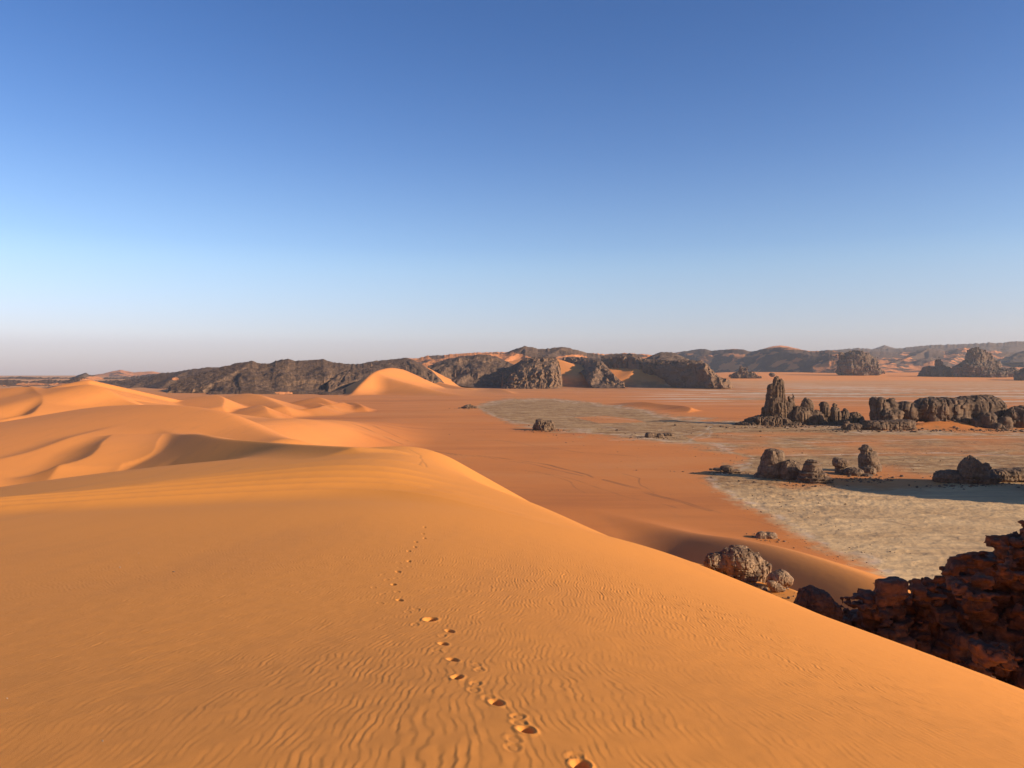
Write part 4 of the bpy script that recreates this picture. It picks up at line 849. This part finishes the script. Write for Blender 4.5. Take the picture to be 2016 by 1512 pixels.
rock('rock_cliff', 'unseen rock mass added beyond the lower right edge to shade the stacked blocks', MR_CLIFF, 50, [(2560, 1040, 130, 190, 1.0, 0, 3), (2700, 1000, 120, 220, 1.0, -4, 3), (2480, 1120, 90, 160, 1.0, 2, 3), (2600, 1250, 260, 160, .6, 0, 3)], 70, seed=92, cat='cliff', chunk=.8)  # added occluder out of view, keeps the sun off the stacked blocks
# broken stone lying round the feet of the rocks
def rubble(label, spots, seed, mat):
    rnd = random.Random(seed); V = []; Fc = []; k = 0
    base = np.array([(x, y, z) for x in (-1, 1) for y in (-1, 1) for z in (-1, 1)], float)
    import bmesh
    bm = bmesh.new(); bmesh.ops.create_icosphere(bm, subdivisions=2, radius=1); ic = np.array([v.co[:] for v in bm.verts]); fc = np.array([[v.index for v in f.verts] for f in bm.faces]); bm.free()
    for (px, Y, rx, ry, n, smin, smax_) in spots:
        X0 = (px - CX) / F * Y; w_ = rx / F * Y
        pts = np.array([(X0 + rnd.gauss(0, 1) * w_, Y + rnd.gauss(0, 1) * ry) for _ in range(n)])
        zs = H(pts[:, 0], pts[:, 1])
        for (x, y), z in zip(pts, zs):
            sz = smin * (smax_ / smin) ** (rnd.random() ** 2.2); o = rnd.random() * 50
            sc3 = np.array([rnd.uniform(.7, 1.3), rnd.uniform(.7, 1.3), rnd.uniform(.4, .9)]) * sz
            d = 1 + 0.55 * pn3(ic[:, 0] + o, ic[:, 1], ic[:, 2], seed)
            V.append(ic * d[:, None] * sc3 + (x, y, z + 0.15 * sz)); Fc.append(fc + k); k += len(ic)
    o = link('rubble', make_mesh('rubble', np.vstack(V), np.vstack(Fc), False), mat, label, kind='stuff')
rubble('broken stone scattered round the standing rocks on the pan', [(1540, 344, 60, 5, 130, .10, .8), (1600, 328, 40, 4, 120, .1, .7), (1690, 352, 45, 6, 160, .1, .9), (1715, 342, 22, 4, 60, .15, .7), (1430, 370, 26, 4, 90, .12, .8), (1890, 326, 55, 4, 140, .1, .8), (1990, 330, 50, 4, 80, .1, .8), (1510, 223, 14, 3, 70, .06, .4)], 5, MR_MID)
rubble('broken stone scattered below the rock walls and the spire', [(1560, 690, 80, 9, 260, .25, 1.5), (1700, 645, 70, 9, 200, .25, 1.6), (1850, 640, 110, 9, 220, .25, 1.5), (1975, 630, 50, 8, 160, .25, 1.8), (1072, 632, 26, 7, 110, .2, 1.2), (1290, 570, 26, 6, 80, .2, .9), (922, 1022, 20, 12, 60, .3, 1.4)], 6, MR_FAR)
rubble('small stones lying in the sand by the near outcrop', [(1520, 84, 26, 2.2, 90, .04, .35), (1470, 90, 30, 2, 60, .04, .3), (1590, 74, 14, 2, 30, .04, .25)], 7, MR_NEAR)
rubble('loose dark stones strewn over the pan and its edge', [(1600, 420, 260, 50, 260, .12, .5), (1250, 620, 160, 40, 160, .15, .7), (1550, 270, 40, 22, 120, .08, .35), (1680, 205, 60, 12, 120, .05, .3)], 8, MR_MID)
# pale bits of shell and grit lying on the dune
M_PEB = rock_material('pale_pebble', (0.45, 0.38, 0.30), (0.75, 0.68, 0.58), 0.05, 0.1, 0.0)
def pebble(px, py, size, label, mat, flat=0.5, seed=1):
    x, y, z = hit(px, py)
    n = 18; th = np.linspace(0, 2 * math.pi, n, endpoint=False); ph = np.linspace(0.02, math.pi - 0.02, 11)
    T, Ph = np.meshgrid(th, ph); d = 1 + 0.25 * pn3(np.cos(T) * np.sin(Ph) * 2 + seed, np.sin(T) * np.sin(Ph) * 2, np.cos(Ph) * 2, seed)
    co = np.stack([np.cos(T) * np.sin(Ph) * d * size, np.sin(T) * np.sin(Ph) * d * size * 0.7, np.cos(Ph) * d * size * flat], -1).reshape(-1, 3)
    o = link('pebble', make_mesh('pebble', co, grid_quads(11, n, True)), mat, label, 'pebble', 'pebbles lying on the near dune'); o.location = (x, y, float(H(np.array([x]), np.array([y]))[0]) + size * flat * 0.5)
pebble(236, 1117, .012, 'white pebble on the left of the near dune, lower of the upper pair', M_PEB, seed=3)
pebble(273, 1089, .010, 'tiny white pebble higher up the left of the near dune', M_PEB, seed=4)
pebble(14, 1375, .004, 'pale chip of stone by the left edge of the photo', M_PEB, seed=5)
pebble(202, 1459, .004, 'pale chip of stone near the bottom left corner', M_PEB, seed=6)
pebble(342, 1126, .026, 'dark stone lying alone on the left part of the near dune', MR_MID, .35, 7)

# dusty air
HAZE = 1
if HAZE:
    hz = bpy.data.materials.new('dusty_air'); hz.use_nodes = True; t = hz.node_tree; t.nodes.clear()
    o_ = t.nodes.new('ShaderNodeOutputMaterial'); pv = t.nodes.new('ShaderNodeVolumePrincipled')
    pv.inputs['Color'].default_value = (0.88, 0.88, 0.92, 1); pv.inputs['Density'].default_value = 2.6e-5; pv.inputs['Anisotropy'].default_value = 0.2
    t.links.new(pv.outputs[0], o_.inputs['Volume'])
    a = 14500; z0, z1 = -230, 560
    co = np.array([(x, y, z) for x in (-a, a) for y in (-a, a) for z in (z0, z1)], float)
    q = np.array([(0, 1, 3, 2), (4, 6, 7, 5), (0, 4, 5, 1), (2, 3, 7, 6), (0, 2, 6, 4), (1, 5, 7, 3)])
    link('haze', make_mesh('haze', co, q, False), hz, 'thin dusty air over the desert', kind='stuff')
